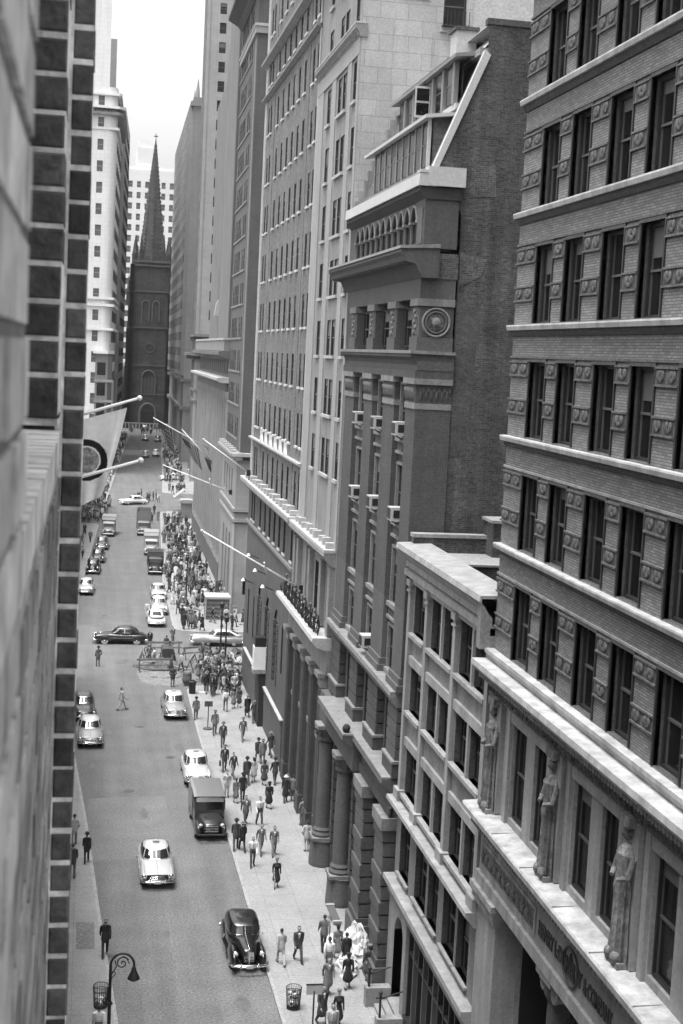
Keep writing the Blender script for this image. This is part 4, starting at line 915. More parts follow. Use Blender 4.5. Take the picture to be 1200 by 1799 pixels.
def build_church():
    cx, y0 = 17.0, 425.; G0 = GZ(425)
    R = thing('church', 'dark gothic church with a tall crocketed spire closing the end of the street', 'church', (cx, y0, G0)); 
    H = lambda z: z-G0
    t = MB(); t.box(-6.2, 6.2, -.3, 10.8, 0, H(43.8), CH); t.box(-5.2, 5.2, 0, 10.8, H(43.8), H(53), CH)
    for s in (-1, 1):
        for x in (-5.6, 5.6):
            for z0, z1, w in ((0, H(33.5), 1.5), (H(33.5), H(44), 1.15), (H(44), H(52), .8)):
                t.box(x-w/2, x+w/2, -w*.9, 1, z0, z1, CH); t.box(x-w*.9 if x < 0 else x, x if x < 0 else x+w*.9, 0, 1.5, z0, z1, CH)
                t.box(x-w*.6, x+w*.6, -w, .2, z1-.3, z1, CHL)
    for z in (H(14), H(22.5), H(33.5), H(44), H(51.5)): t.box(-6.4, 6.4, -.55, .2, z, z+.4, CHL) if z < H(44.5) else t.box(-5.6, 5.6, -.4, .2, z, z+.4, CHL); 
    for k in range(9): t.box(-5.2+1.25*k, -4.6+1.25*k, -.3, .3, H(53), H(54.2), CH)
    t.box(-5.6, 5.6, -.35, .4, H(52.6), H(53.2), CHL); t.build('tower', R)
    sp = MB(); sp.lathe([(4.3, H(52.8)), (4.0, H(54.8)), (3.6, H(57)), (1.9, H(72)), (.9, H(82)), (.12, H(88.6))], (0, 5.4, 0), CH, 8)
    for k in range(8):
        for j in range(26):
            s = j/26; z = H(56+s*32); r = 3.45*(1-s)+.1
            sp.ell((r*cos(k*pi/4), 5.4+r*sin(k*pi/4), z), (.42*(1-s*.5), .42*(1-s*.5), .42), CH, 5, 4)
    sp.box(-.1, .1, 5.3, 5.5, H(88.4), H(90.4), CH); sp.box(-.6, .6, 5.32, 5.48, H(89.4), H(89.7), CH); sp.build('spire', R)
    for x in (-4.9, 4.9):
        for y in (.5, 10.2): p = MB(); pinnacle(p, x, y, H(51.5), H(60.5), .8, CH); p.build('pinnacle', R)
    for x in (-3.3, 3.3): p = MB(); pinnacle(p, x, 2.2, H(53), H(61), .5, CH); p.build('pinnacle', R)
    for x in (-6.6, 6.6): p = MB(); pinnacle(p, x, .2, H(40), H(49), .65, CH); p.build('pinnacle', R)
    c = MB()
    for r in (1.45, 1.2): c.tube([(r*cos(a*pi/16), -.4, H(27.8)+r*sin(a*pi/16)) for a in range(33)], .1, CHL, 5)
    c.tube([(-.7, -.38, H(27.5)), (.8, -.38, H(28.2))], .07, CHL, 5); c.build('clock', R)
    w = MB()
    for q in (-1.5, 1.5): gothic(w, q, -.35, H(35.5), H(40), 1.05, CHL, .18); w.box(q-.9, q+.9, -.36, -.28, H(35.5), H(41), mat('louvres', .05, .9, .2))
    gothic(w, 0, -.35, H(14.5), H(18.2), 2.0, CHL, .25); w.box(-1.8, 1.8, -.36, -.28, H(14.8), H(19), mat('dark_tracery', .055, .8, .2))
    for q in (-1, 0, 1): w.box(q-.08, q+.08, -.42, -.34, H(14.8), H(19.5), CHL)
    w.build('window', R)
    d = MB(); gothic(d, 0, -.4, 0, H(8), 2.3, CHL, .4); d.box(-2, 2, -.4, -.28, 0, H(9), VOID); d.build('portal', R)
    n = MB(); n.prism([(-11, 0), (11, 0), (11, 11), (7.5, 13), (7, 18), (0, 24), (-7, 18), (-7.5, 13), (-11, 11)], 'y', 8, 48, CH); n.build('nave', R)
    for x in (-9.2, 9.2): p = MB(); p.box(x-.8, x+.8, 6.6, 8.2, 0, 13, CH); pinnacle(p, x, 7.4, 13, 19, .6, CH); p.build('buttress', R)
build_church()
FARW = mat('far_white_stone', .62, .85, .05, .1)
def build_far():
    R = thing('skyscraper', 'pale hazy office tower with rows of windows rising behind the church spire', 'building', (20.5, 520, 4))
    ops = [(-9+2.9*i, -7.6+2.9*i, 8+3.8*j, 10.2+3.8*j) for j in range(20) for i in range(7)]
    mb = MB(); facade(mb, 'y', 0, -11.5, 11.5, 0, 86.5, ops, .4, FARW); mb.quad((-11.5, 0, 86.5), (11.5, 0, 86.5), (11.5, 30, 86.5), (-11.5, 30, 86.5), FARW)
    for x in (-11.5, 11.5): mb.quad((x, 0, 0), (x, 30, 0), (x, 30, 86.5), (x, 0, 86.5), FARW)
    mb.box(-6.2, 0, 2, 20, 86.5, 94.5, FARW); mb.box(-5.2, -1, 3, 18, 94.5, 97, FARW); mb.box(-10.5, 10.8, 1, 25, 86.5, 88, FARW); mb.build('wall', R)
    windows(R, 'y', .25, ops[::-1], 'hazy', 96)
build_far()

# ---------------------------------------------------------------- left side of the street
L1M = mat('white_limestone_tower', .66, .82, .06, .15, streak=.08, fine=.03, brick=(1.6, .9, .5, .02, .02))
def build_l1():
    R = thing('skyscraper', 'white limestone tower with a single column of windows showing and a rounded corner', 'building', (4.0, 300, 0))
    ops = [(-3.9-4.2*i, -2.7-4.2*i, 7.2+4.3*j, 9.4+4.3*j) for j in range(17) for i in range(3)]
    mb = MB(); facade(mb, 'y', 0, -40, -1.8, 0, 118, ops, .35, L1M)
    n = 8; pr = [(-1.8+1.8*sin(k*pi/2/n), 1.8-1.8*cos(k*pi/2/n)) for k in range(n+1)]
    mb.rings([[(x, y, z) for x, y in pr] for z in (0, 80)], L1M, False, False)
    mb.quad((0, 1.8, 0), (1.6, 40, 0), (1.6, 40, 80), (0, 1.8, 80), L1M); mb.quad((-40, 0, 118), (-1.8, 0, 118), (-1.5, 40, 118), (-40, 40, 118), L1M); mb.quad((-1.8, 0, 80), (-1.8, 40, 80), (-1.8, 40, 118), (-1.8, 0, 118), L1M)
    mb.quad((-1.8, 0, 80), (0, 1.8, 80), (1.6, 40, 80), (-1.8, 40, 80), L1M); mb.build('wall', R)
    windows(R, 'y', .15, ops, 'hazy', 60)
    sw = MB()
    for j in range(14):
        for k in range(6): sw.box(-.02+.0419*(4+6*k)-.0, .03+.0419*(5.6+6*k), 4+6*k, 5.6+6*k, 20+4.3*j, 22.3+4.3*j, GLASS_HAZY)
    sw.build('windows', R)['kind'] = 'stuff'
    c = MB()
    for z, p in ((75.6, 1.3), (78.3, .5), (35.9, .35), (37.3, .35), (71.5, .2), (31.0, .4)): c.prism([(-40, -p), (.3, -p), (.3+p, .3), (1.8+p, 40), (-40, 40)], 'z', z, z+.5, L1M)
    for k in range(16): c.box(-1.2-.9*k, -.8-.9*k, -1.0, .1, 75.0, 75.6, DMOLD)
    c.prism([(-40, -.9), (.2, -.9), (1.0, .3), (2.6, 40), (-40, 40)], 'z', 74.4, 75.0, STONEG); c.build('cornice', R)
    b = MB(); b.prism([(-3.5, -1.2), (-.5, -1.2), (.9, .8), (.9, 4), (-3.5, 4)], 'z', 26.2, 26.8, L1M); b.prism([(-3, -.7), (-.5, -.7), (.5, .8), (.5, 4), (-3, 4)], 'z', 0, 26, ST8D)
    for k in range(5): b.box(-2.6, -.9, -.74, -.69, 5+4.2*k, 7.6+4.2*k, GLASS_FAR); b.box(-3.1, .7, -.8, 0, 3.6+4.2*k, 4.1+4.2*k, STONEG)
    b.build('bay', R)
build_l1()
def build_l2():
    R = thing('skyscraper', 'grey tower just beyond the white limestone one, its top stepping down towards the street', 'building', (6.6, 352, 0))
    mb = MB(); mb.box(-30, 0, 0, 45, 0, 84.5, ST8D); mb.box(-30, -2.5, 4, 45, 84.5, 101, ST8); mb.quad((0, 0, 0), (2.2, 46, 0), (2.2, 46, 84.5), (0, 0, 84.5), ST8); mb.build('wall', R)
    w = MB()
    for j in range(18):
        for k in range(7): w.box(.02+.048*(3+6*k), .08+.048*(4.6+6*k), 3+6*k, 4.6+6*k, 14+3.8*j, 16+3.8*j, GLASS_FAR)
        for k in range(3): w.box(-2.2-3*k, -.9-3*k, -.04, .02, 14+3.8*j, 16+3.8*j, GLASS_FAR)
    w.build('windows', R)['kind'] = 'stuff'
build_l2()
def build_left():
    """the brick building the picture is taken from, with an unseen far wall added along the left pavement for shade"""
    BQ = [mat('quoin_brick_%d' % i, v, .9, .45, 45, bump=1., fine=.12) for i, v in enumerate((.036, .048, .058, .072))]; BW = [mat('skylit_wall_brick_%d' % i, v, .9, .45, 25, bump=.8, fine=.15) for i, v in enumerate((.12, .17, .22))]; BN = [mat('skylit_near_brick_%d' % i, v, .9, .4, 30, bump=.6, fine=.12) for i, v in enumerate((.26, .32, .38))]; MO2 = mat('wall_joint', .22, .95, .3, 20, fine=.2); MO = mat('lime_mortar', .52, .95, .4, 35, bump=.8, fine=.12); SI = mat('sill_brick', .4, .85, .2, 20, bump=.4, fine=.15)  # one brick throughout; wall copies paler, skylight sheen put into their colour
    R = thing('brick_building', 'brick corner pier close to the lens at the left edge, dark headers in pale mortar', 'building', (-.05, 2.45, 0))
    O = (-.05, 2.45, 0); rr = random.Random(5)
    m = MB(O)
    m.box(-.7, -.0445, .1, 1.0, 22.0, 31.5, mat('near_wall_joint', .12, .95, .3, 20, fine=.1)); m.box(-.7, -.0525, 1.0005, 2.6595, 22.0, 27.79, MO2); m.box(-.7, -.0515, 2.4495, 2.66, 27.86, 31.5, MO); m.box(-.7, -.0105, 2.6600, 3.2, 22.0, 31.5, MO); m.box(-.7, -.45, 1.0, 2.45, 27.8, 31.5, STEEL)
    m.build('mortar', R)
    b = MB(O); p = .0617
    def brick(mb, x0, x1, y0, y1, z0, z1, mm, j=.0022, bv=.003):
        j1, j2, j3, j4 = (rr.uniform(-j, j) for _ in range(4)); x1 += j1; y0 += j2*.8; z0 += j3*.6; z1 += j4*.5; mm = rr.choice(mm)
        q = lambda: bv+rr.uniform(0, .002)
        r0 = [(x0, y0+bv, z0), (x1, y0+bv, z0), (x1, y0+bv, z1), (x0, y0+bv, z1)]; r1 = [(x0+q(), y0, z0+q()), (x1-q(), y0, z0+q()), (x1-q(), y0, z1-q()), (x0+q(), y0, z1-q())]; r2 = [(x0, y1, z0), (x1, y1, z0), (x1, y1, z1), (x0, y1, z1)]
        mb.rings([r1, r0, r2], mm)
    for k in range(-46, 46):
        zc = 28.5-.0617*k
        z0, z1 = zc-p+.0045, zc-.0045
        if 22.1 < z0 and z1 < 31.4:
            brick(b, -.0465, -.0095, 2.6560, 2.78, z0, z1, BQ)
            brick(b, -.3, -.0575, 2.6585, 2.68, z0, z1, BQ)
            if z0 > 27.9: brick(b, -.40, -.0515, 2.4450, 2.56, z0, z1, BQ)
            elif z1 > 27.87: brick(b, -.40, -.0515, 2.4450, 2.56, 27.872, z1, BQ)
    b.build('quoin', R)
    wb = MB(O)
    for k in range(-46, 60):
        zc = 28.5-.0617*k; z0, z1 = zc-p+.005, zc-.005; y = .12-(.1 if k % 2 else 0)
        if not 22.1 < z0 < 31.3: continue
        while y < 2.62:
            y1 = y+.205; mm = rr.choice(BW)
            if y < 1.0: wb.box(-.06, -.0415+rr.uniform(-.0018, .0018), max(y, .12), min(y1, .998)-.010, z0, z1, rr.choice(BN))
            if y1 > 1.01 and z1 < 27.79: wb.box(-.07, -.0488+rr.uniform(-.0018, .0018), max(y, 1.002), min(y1, 2.655)-.010, z0, z1, mm)
            y = y1
    wb.build('wall', R)
    s = MB(O); y = 1.002
    while y < 2.44: s.box(-.44, -.046+rr.uniform(-.001, .001), y, y+.054, 27.80, 27.852+rr.uniform(-.0008, .0008), SI); y += .0640
    s.box(-.44, -.05, 1.001, 2.449, 27.795, 27.845, MO2); s.build('sill', R)
    # unseen wall beyond the pier, added to shade the street, low beyond for light
    sw = MB(O); sw.prism([(-.7, 3.2), (-.0615, 3.2), (-1.268, 45), (-26, 45), (-26, 3.2)], 'z', 0, 33, BR1); sw.prism([(-26, 45.02), (-1.27, 45.02), (-3.4, 119), (-26, 119)], 'z', 0, 15, BR1)
    for j in range(8):
        for k in range(26):
            y = 5+4.4*k
            if y > 42 and j > 2: continue
            x = -.0615-(y-3.2)*.02883
            sw.add([(x+.012, y, 2+4*j), (x+.012-.0433, y+1.5, 2+4*j), (x+.012-.0433, y+1.5, 4.4+4*j), (x+.012, y, 4.4+4*j)], ((0, 1, 2, 3),), GLASS)
    sw.build('unseen_street_wall', R)
    R2 = thing('office_building', 'unseen grey stone block added on the left beyond the cross street to shape the street light', 'building', (-5.0, 141, 0), -math.atan(.05))
    mb = MB(); mb.box(-30, 0, 0, 105, 0, 14, ST4G)  # unseen block, added and kept low for its effect on street light
    for j in range(3):
        for k in range(24): mb.box(-.05, .012, 2+4.3*k, 3.6+4.3*k, 2+4*j, 4.4+4*j, GLASS_FAR)
    mb.build('wall', R2)
build_left()
# ---------------------------------------------------------------- flagpoles and flags
POLE = mat('white_pole_paint', .72, .5, .08, 3.); CLOTH = mat('white_bunting', .72, .85, .05, 2., fine=.03)
def flagpole(label, a, b, r0, r1, group=None, cross=None):
    a, b = Vector(a), Vector(b); R = thing('flagpole', label, 'flagpole', a, 0, group)
    m = MB(a); m.tube([a, a.lerp(b, .5), b], [r0, (r0+r1)/2, r1], POLE, 10); m.build('pole', R, True)
    m = MB(a); m.ell(b+(b-a).normalized()*r1*1.2, (r1*2, r1*2, r1*2), POLE, 10, 8); m.build('finial', R, True)
    m = MB(a); m.box(a.x-.12, a.x+.2, a.y-.16, a.y+.16, a.z-.3, a.z+.2, BLACKMETAL); m.build('bracket', R)
    if cross:
        for t, s in cross:
            p = a.lerp(b, t); m = MB(a); m.tube([p+Vector((-.15, -.5*s, .7*s)), p+Vector((.1, .5*s, -.7*s))], r0*.8, POLE, 8); m.build('cross_arm', R)
    return R
flagpole('white flagpole jutting from the left wall with a white seal flag hanging below it', (-.88, 30, 26.3), (1.0, 30, 26.93), .045, .028)
flagpole('bare white flagpole below the seal flag, crossing in front of its black ring', (-.85, 29.6, 25.05), (1.05, 29.6, 25.66), .042, .03)
def seal_flag():
    m = MB(); n = 90; RING = mat('black_dye', .008, .8, .1); SEAL = mat('seal_print', .22, .85, .95, 9.)
    def P(u, v):
        x = -.84+1.62*u; z = 26.27+.52*u; d = 2.05*v
        lean = -.34*v*(.35+.65*u)-.12*v*v*u
        y = 30+.10*sin(u*9+v*3)*v+.05*sin(u*21-v*4)*v; 
        if u > .86: y -= .05*sin((u-.86)/.14*pi)
        return Vector((x+lean, y, z-.06-d*(1-.10*u)))
    for j in range(n+1):
        for i in range(n+1): m.v.append(P(i/n, j/n))
    for j in range(n):
        for i in range(n):
            c = (m.v[j*(n+1)+i]+m.v[(j+1)*(n+1)+i+1])/2; r = sqrt(((c.x+.03))**2+((c.z-25.6))**2)
            mm = RING if .30 < r < .44 else (SEAL if r < .27 else CLOTH)
            m.f.append([j*(n+1)+i, j*(n+1)+i+1, (j+1)*(n+1)+i+1, (j+1)*(n+1)+i]); m.m.append(m.mi(mm))
    o = m.build('flag', None, True); tag(o, 'white flag with a crest inside a thick black ring hanging beside the brick pier', 'flag')
seal_flag()
flagpole('long bare white flagpole low over the balcony, highest point over the crowded pavement', (13.3, 86.5, 13.55), (7.05, 86.5, 17.0), .065, .04, None, [(.36, .55)])
flagpole('long white flagpole fixed at the cornice of the brown brick tower', (13.0, 116, 18.2), (9.3, 116, 20.75), .065, .04)
flagpole('white flagpole with a slanting cross arm on the pale stone corner base', (15.3, 153, 12.9), (8.1, 153, 15.5), .075, .045, None, [(.62, 1.0), (.3, .8)])
flagpole('dark flagpole over the far pavement carrying a drooping striped flag', (16.3, 190, 13.2), (12.3, 190, 17.3), .09, .05)
flagpole('thin grey flagpole farthest along the street with a dark limp flag', (16.4, 196, 14.5), (8.8, 196, 18.4), .08, .05)
def limp_flag(label, x, y, z, w, h, dark, rz):
    m = MB(); A = mat('flag_red_stripe', .06, .85, .1); B = mat('flag_pale_stripe', .28, .85, .1); D = mat('flag_canton', .03, .85, .1); n = 26
    for j in range(n+1):
        for i in range(n+1):
            u, v = i/n, j/n; m.v.append(Vector((x-w*u*(1-.45*v)+.25*w*v, y+.12*sin(u*14)*(.3+v), z+.62*w*u-h*v)))
    for j in range(n):
        for i in range(n):
            mm = D if dark and (i*j % 5) else ((D if i > 15 and j < 9 else (A if (i//2) % 2 else B)))
            m.f.append([j*(n+1)+i, j*(n+1)+i+1, (j+1)*(n+1)+i+1, (j+1)*(n+1)+i]); m.m.append(m.mi(mm))
    tag(m.build('flag', None, True), label, 'flag')
limp_flag('striped flag hanging limp from a dark pole over the far pavement', 14.6, 190, 14.85, 2.4, 3.0, False, 0)
limp_flag('dark folded flag hanging from the farthest thin flagpole', 11.3, 196, 17.0, 2.2, 3.6, True, 0)
limp_flag('small dark flag bunched near the wall end of a pole', 16.2, 189.8, 13.3, .9, 1.6, True, 0)

# ---------------------------------------------------------------- cars
def paint(v): return mat('car_paint_%03d' % int(v*1000), v, .28, .03, .5, coat=1. if v > .05 else .7, spec=.5)
TYREW = mat('white_wall', .6, .6, .05); LAMPG = mat('lamp_lens', .55, .15, .05, spec=.6); CARG = mat('car_glass', .02, .06, .1, .5, spec=.7); UNDER = mat('underbody', .012, .9, .1)
def sring(hw, y, zb, zt, e, n=28):
    r = []
    for k in range(n):
        a = 2*pi*k/n; c, s = cos(a), sin(a)
        r.append((hw*math.copysign(abs(c)**e, c), y, (zb+zt)/2+(zt-zb)/2*math.copysign(abs(s)**e, s)))
    return r
class Cabin:
    def __init__(s, R, e=.5): s.R = R; s.e = e
    def at(s, h):
        R = s.R
        for a, b in zip(R, R[1:]):
            if a[0] <= h <= b[0]:
                t = (h-a[0])/(b[0]-a[0]); return [a[i]+(b[i]-a[i])*t for i in range(1, 5)]
        return list(R[-1][1:])
    def ring(s, h, n=36):
        yf, yr, hw, z = s.at(h); yc, ly = (yf+yr)/2, (yr-yf)/2; o = []
        for k in range(n):
            a = 2*pi*k/n; c, q = cos(a), sin(a); o.append((hw*math.copysign(abs(c)**s.e, c), yc+ly*math.copysign(abs(q)**s.e, q), z))
        return o
    def P(s, where, t, h, off):
        yf, yr, hw, z = s.at(h); yc, ly = (yf+yr)/2, (yr-yf)/2; k = 2/s.e
        f = max(0, 1-abs(t)**k)**(1/k)
        if where in 'LR': x = hw*f*(1 if where == 'R' else -1); y = yc+ly*t; n = Vector((1 if where == 'R' else -1, 0, .35))
        else: x = hw*t; y = yc+ly*f*(-1 if where == 'F' else 1); n = Vector((t*.5, -1 if where == 'F' else 1, .5))
        return Vector((x, y, z))+n.normalized()*off
    def patch(s, mb, where, t0, t1, h0, h1, off, m, nu=6, nv=3):
        rs = [[s.P(where, t0+(t1-t0)*i/nu, h0+(h1-h0)*j/nv, off) for i in range(nu+1)] for j in range(nv+1)]
        mb.rings(rs, m, False, False)
def wheel(R, x, y, r=.36, w=.2, ww=False):
    s = 1 if x > 0 else -1
    t = MB(); n = 24; pr = [(.6*r, -w/2), (.93*r, -w/2), (r, -w*.3), (r, w*.3), (.93*r, w/2), (.6*r, w/2)]
    t.rings([[(x+a, y+q*cos(2*pi*k/n), r+q*sin(2*pi*k/n)) for k in range(n)] for q, a in pr], RUBBER); o = t.build('wheel', R, True, auto=40)
    t = MB(); xo = x+s*w/2
    t.rings([[(xo+s*d, y+q*cos(2*pi*k/n), r+q*sin(2*pi*k/n)) for k in range(n)] for q, d in ((.64*r, .002), (.58*r, .02), (.3*r, .012), (.25*r, .05), (.02*r, .06))], CHROME); t.build('rim', o, True)
    if ww:
        t = MB(); t.rings([[(xo+s*d, y+q*cos(2*pi*k/n), r+q*sin(2*pi*k/n)) for k in range(n)] for q, d in ((.9*r, .004), (.64*r, .008))], TYREW, False); t.build('white_wall', o)
def ell3(mb, c, r, m, e=.8, n=20, k=12, tail=0.):
    """elongated bulge along y; tail shifts and lowers the rear"""
    rs = []
    for i in range(k+1):
        a = pi*(i+.02)/(k+.04); yy = -cos(a); q = sin(a)**e; y = c[1]+r[1]*(yy+(tail*(yy > 0)*yy))
        dz = -tail*.35*max(0, yy)**2*r[2]
        rs.append([(c[0]+r[0]*q*cos(2*pi*j/n), y, c[2]+dz+r[2]*q*sin(2*pi*j/n)) for j in range(n)])
    mb.rings(rs, m)
def car(label, x, y, head, style='post', body=.7, roof=None, fender=None, glass2=False, sign=False, group=None, ww=False, z=0., name='parked_car', chrome=True, far=False, cat='car', low=None):
    R = thing(name, label, cat, (x, y, GZ(y)+z), head, group); pb = paint(body); pr = paint(roof if roof is not None else body); pf = paint(fender if fender is not None else body)
    n = 16 if far else 28
    if style == 'pre':
        st = [(-2.30, .22, .50, .98), (-2.24, .30, .45, 1.08), (-2.0, .36, .42, 1.13), (-1.2, .47, .38, 1.18), (-.85, .60, .36, 1.19), (-.5, .74, .34, 1.17), (.2, .80, .32, 1.14), (1.2, .79, .32, 1.12), (1.8, .70, .36, 1.02), (2.25, .52, .45, .85), (2.42, .3, .52, .7)]
        cab = Cabin([(0, -.80, 2.1, .79, 1.08), (.45, -.55, 1.85, .74, 1.36), (.72, -.42, 1.6, .69, 1.52), (.9, -.22, 1.3, .58, 1.61), (1, .1, .95, .38, 1.645)], .55)
    elif style == 'fast':
        st = [(-2.45, .5, .46, .78), (-2.36, .68, .40, .88), (-1.9, .78, .34, .98), (-1.1, .84, .31, 1.04), (0, .88, .28, 1.03), (1, .88, .28, 1.03), (1.8, .82, .32, .98), (2.3, .7, .4, .82), (2.5, .5, .48, .66)]
        cab = Cabin([(0, -.95, 2.35, .80, .95), (.4, -.6, 1.75, .74, 1.26), (.7, -.38, 1.3, .66, 1.44), (.9, -.1, .9, .52, 1.54), (1, .15, .6, .3, 1.565)], .66)
    else:
        st = [(-2.48, .5, .48, .80), (-2.40, .68, .40, .88), (-1.95, .74, .34, 1.0), (-1.1, .80, .31, 1.06), (-.6, .87, .29, 1.05), (.6, .89, .28, 1.04), (1.4, .86, .28, 1.02), (2.0, .78, .34, .97), (2.4, .66, .42, .84), (2.52, .5, .5, .7)]
        cab = Cabin([(0, -.95, 1.85, .80, .98), (.4, -.62, 1.62, .74, 1.28), (.72, -.42, 1.36, .67, 1.49), (.9, -.15, 1.05, .53, 1.59), (1, .15, .75, .32, 1.625)], .62)
    m = MB(); m.rings([sring(hw, yy, zb, zt, .64 if style == 'pre' else .66, n) for yy, hw, zb, zt in st], pb); m.box(-.7, .7, -2.0, 2.0, .2, .34, UNDER)
    m.build('body', R, True)
    m = MB(); hs = (0, .2, .4, .55, .72, .82, .9, .96, 1); m.rings([cab.ring(h, 24 if far else 36) for h in hs], pr); 
    yf, yr, hw, zz = cab.at(1); m.ell((0, (yf+yr)/2, zz-.012), (hw, (yr-yf)/2, .035), pr, 16, 6); m.build('roof', R, True)
    # glass
    off = .014
    def win(nm, where, t0, t1, h0, h1):
        if not far:
            f = MB(); e = .02; cab.patch(f, where, t0-e, t1+e, h0-.035, h1+.03, off*.55, CHROME if chrome else pr); f.build('window_trim', R)
        g = MB(); cab.patch(g, where, t0, t1, h0, h1, off, CARG); g.build(nm, R)
    win('windshield', 'F', -.80, -.02, .16, .66); win('windshield', 'F', .02, .80, .16, .66)
    for sd in 'LR':
        for a, b in ((-.70, -.16), (-.12, .36), (.42, .66)): win('side_window', sd, a, b, .18, .66)
    win('rear_window', 'B', -.55, .55, .28, .66)
    if style == 'pre':
        for s in (-1, 1):
            f = MB(); ell3(f, (s*.66, -1.62, .56), (.21, .80, .42), pf, .7, tail=.45); f.build('fender', R, True)
            f = MB(); ell3(f, (s*.70, 1.45, .54), (.2, .78, .40), pf, .7, tail=.2); f.build('fender', R, True)
            f = MB(); f.box(s*.62 if s > 0 else -.90, .90 if s > 0 else -.62, -.85, .85, .33, .38, pf); f.box(s*.9-.012, s*.9+.012, -.8, .8, .345, .375, CHROME); f.build('running_board', R)
            for yy in (-1.52, 1.45): wheel(R, s*.74, yy, .36, .17, ww)
            h = MB(); h.lathe([(.05, .26), (.12, .14), (.125, 0)], (0, 0, 0), CHROME, 16); h.ell((0, 0, 0), (.115, .115, .04), LAMPG, 14, 6); h.xf(Matrix.Translation((s*.60, -2.20, .86)) @ Matrix.Rotation(radians(90), 4, 'X') @ Matrix.Rotation(pi, 4, 'X')); h.build('headlight', R, True)
        g = MB()
        for k in range(9): g.tube([(-.2+.05*k, -2.335, .56), (-.2+.05*k, -2.36, .8), (-.17+.0425*k, -2.30, 1.0)], .013, CHROME, 5)
        g.box(-.03, .03, -2.36, -2.30, .5, 1.06, CHROME); g.build('grille', R)
        h = MB(); h.tube([(0, -2.24, 1.10), (0, -1.2, 1.20), (0, -.8, 1.21)], .014, CHROME, 6); h.ell((0, -2.2, 1.16), (.03, .13, .06), CHROME, 8, 6); h.build('hood_ornament', R, True)
    else:
        for s in (-1, 1):
            f = MB(); ell3(f, (s*.72, -1.65, .60), (.20, .86, .36), pf, .6, tail=.3); f.build('fender', R, True)
            f = MB(); ell3(f, (s*.74, 1.50, .58), (.18, .88, .36), pf, .6, tail=.1); f.build('fender', R, True)
            for yy in (-1.5, 1.5): wheel(R, s*.76, yy, .35, .19, ww)
            h = MB(); h.lathe([(.12, .06), (.135, 0), (.10, -.01)], (0, 0, 0), CHROME, 16); h.ell((0, 0, -.01), (.105, .105, .035), LAMPG, 14, 6); h.xf(Matrix.Translation((s*.70, -2.46, .72)) @ Matrix.Rotation(radians(90), 4, 'X')); h.build('headlight', R, True)
            if low is not None or not far:
                t = MB(); t.box(s*.895-.01, s*.895+.01, -1.1, 1.1, .62, .65, CHROME); t.build('side_trim', R)
        g = MB()
        for k in range(4): g.tube([(-.60+.03*k, -2.44, .54+.07*k), (0, -2.53+.012*k, .54+.07*k), (.60-.03*k, -2.44, .54+.07*k)], .018, CHROME, 6)
        g.box(-.55, .55, -2.47, -2.44, .50, .80, UNDER); g.build('grille', R)
        h = MB(); h.tube([(0, -2.42, .90), (0, -1.9, 1.015), (0, -1.0, 1.075)], .014, CHROME, 6); h.ell((0, -2.3, .95), (.03, .12, .05), CHROME, 8, 6); h.build('hood_ornament', R, True)
    yb = 2.55
    for nm, s in (('front_bumper', -1), ('rear_bumper', 1)):
        b = MB(); pts = [(-.88, s*(yb-.32), .46), (-.78, s*(yb-.02), .46), (-.4, s*(yb+.08), .46), (0, s*(yb+.11), .46), (.4, s*(yb+.08), .46), (.78, s*(yb-.02), .46), (.88, s*(yb-.32), .46)]
        b.tube(pts, .055, CHROME, 10); b.tube([(p[0], p[1], p[2]+.07) for p in pts[1:-1]], .03, CHROME, 8)
        for q in (-.4, .4): b.ell((q, s*(yb+.13), .5), (.05, .05, .13), CHROME, 8, 6)
        b.build(nm, R, True)
    p = MB(); p.box(-.16, .16, -yb-.17, -yb-.155, .40, .52, mat('number_plate', .5, .6, .05)); p.build('number_plate', R)
    p = MB(); p.box(-.16, .16, yb+.155, yb+.17, .40, .52, mat('number_plate', .5, .6, .05)); p.build('number_plate', R)
    if not far:
        d = MB()
        for s in (-1, 1):
            for yy in (-.1, .75): d.tube([(s*.90, yy, .93), (s*.915, yy+.16, .93)], .018, CHROME, 6)
        d.build('door_handle', R)
        mm = MB(); mm.tube([(-.84, -.75, 1.05), (-.98, -.78, 1.16)], .012, CHROME, 6); mm.ell((-1.0, -.78, 1.18), (.07, .03, .055), CHROME, 8, 6); mm.build('mirror', R)
    if sign: q = MB(); q.box(-.17, .17, .2, .3, 1.63, 1.70, mat('roof_lamp', .28, .5, .1)); q.ell((0, .25, 1.71), (.09, .07, .05), LAMPG, 8, 6); q.build('roof_lamp', R)
    return R
car('black pre-war limousine with bright chrome bumper parked at the right kerb nearest the camera', 7.85, 63.75, radians(.5), 'pre', .008)
car('pale sedan driving alone down the middle of the roadway towards the camera', 4.22, 74.2, radians(0), 'fast', .46, .52, .38, sign=True, name='moving_car')
car('white sedan parked with its nose close behind the dark delivery van', 7.62, 91.5, radians(0), 'post', .50, .52, .42, sign=True)
car('two-tone taxi with pale roof and dark wings parked at the kerb by the standing sign', 7.12, 108.2, radians(1), 'post', .26, .5, .10, sign=True)
car('two-tone car with bright chrome and white bonnet at the left kerb beside the brick pier', .72, 100.5, radians(1), 'post', .34, .5, .2)
car('dark car with a shining windscreen queued behind the two-tone one at the left kerb', .25, 107.6, radians(2), 'post', .03, .05)
car('black car with white-wall tyres seen side-on crossing the junction', 3.6, 134.3, radians(-90), 'post', .012, .02, ww=True, name='moving_car')
car('white sedan seen side-on waiting in the right arm of the side street', 12.75, 133.8, radians(-90), 'fast',   .5, .54, .26, name='moving_car')
car('white sedan with a dark rear window just beyond the crossing black car', 7.35, 144.4, radians(180), 'fast', .54, .54)
car('pale grey car in the kerb queue between a white sedan and a dark lorry', 7.95, 151.0, radians(0), 'post', .40, .55, far=True)
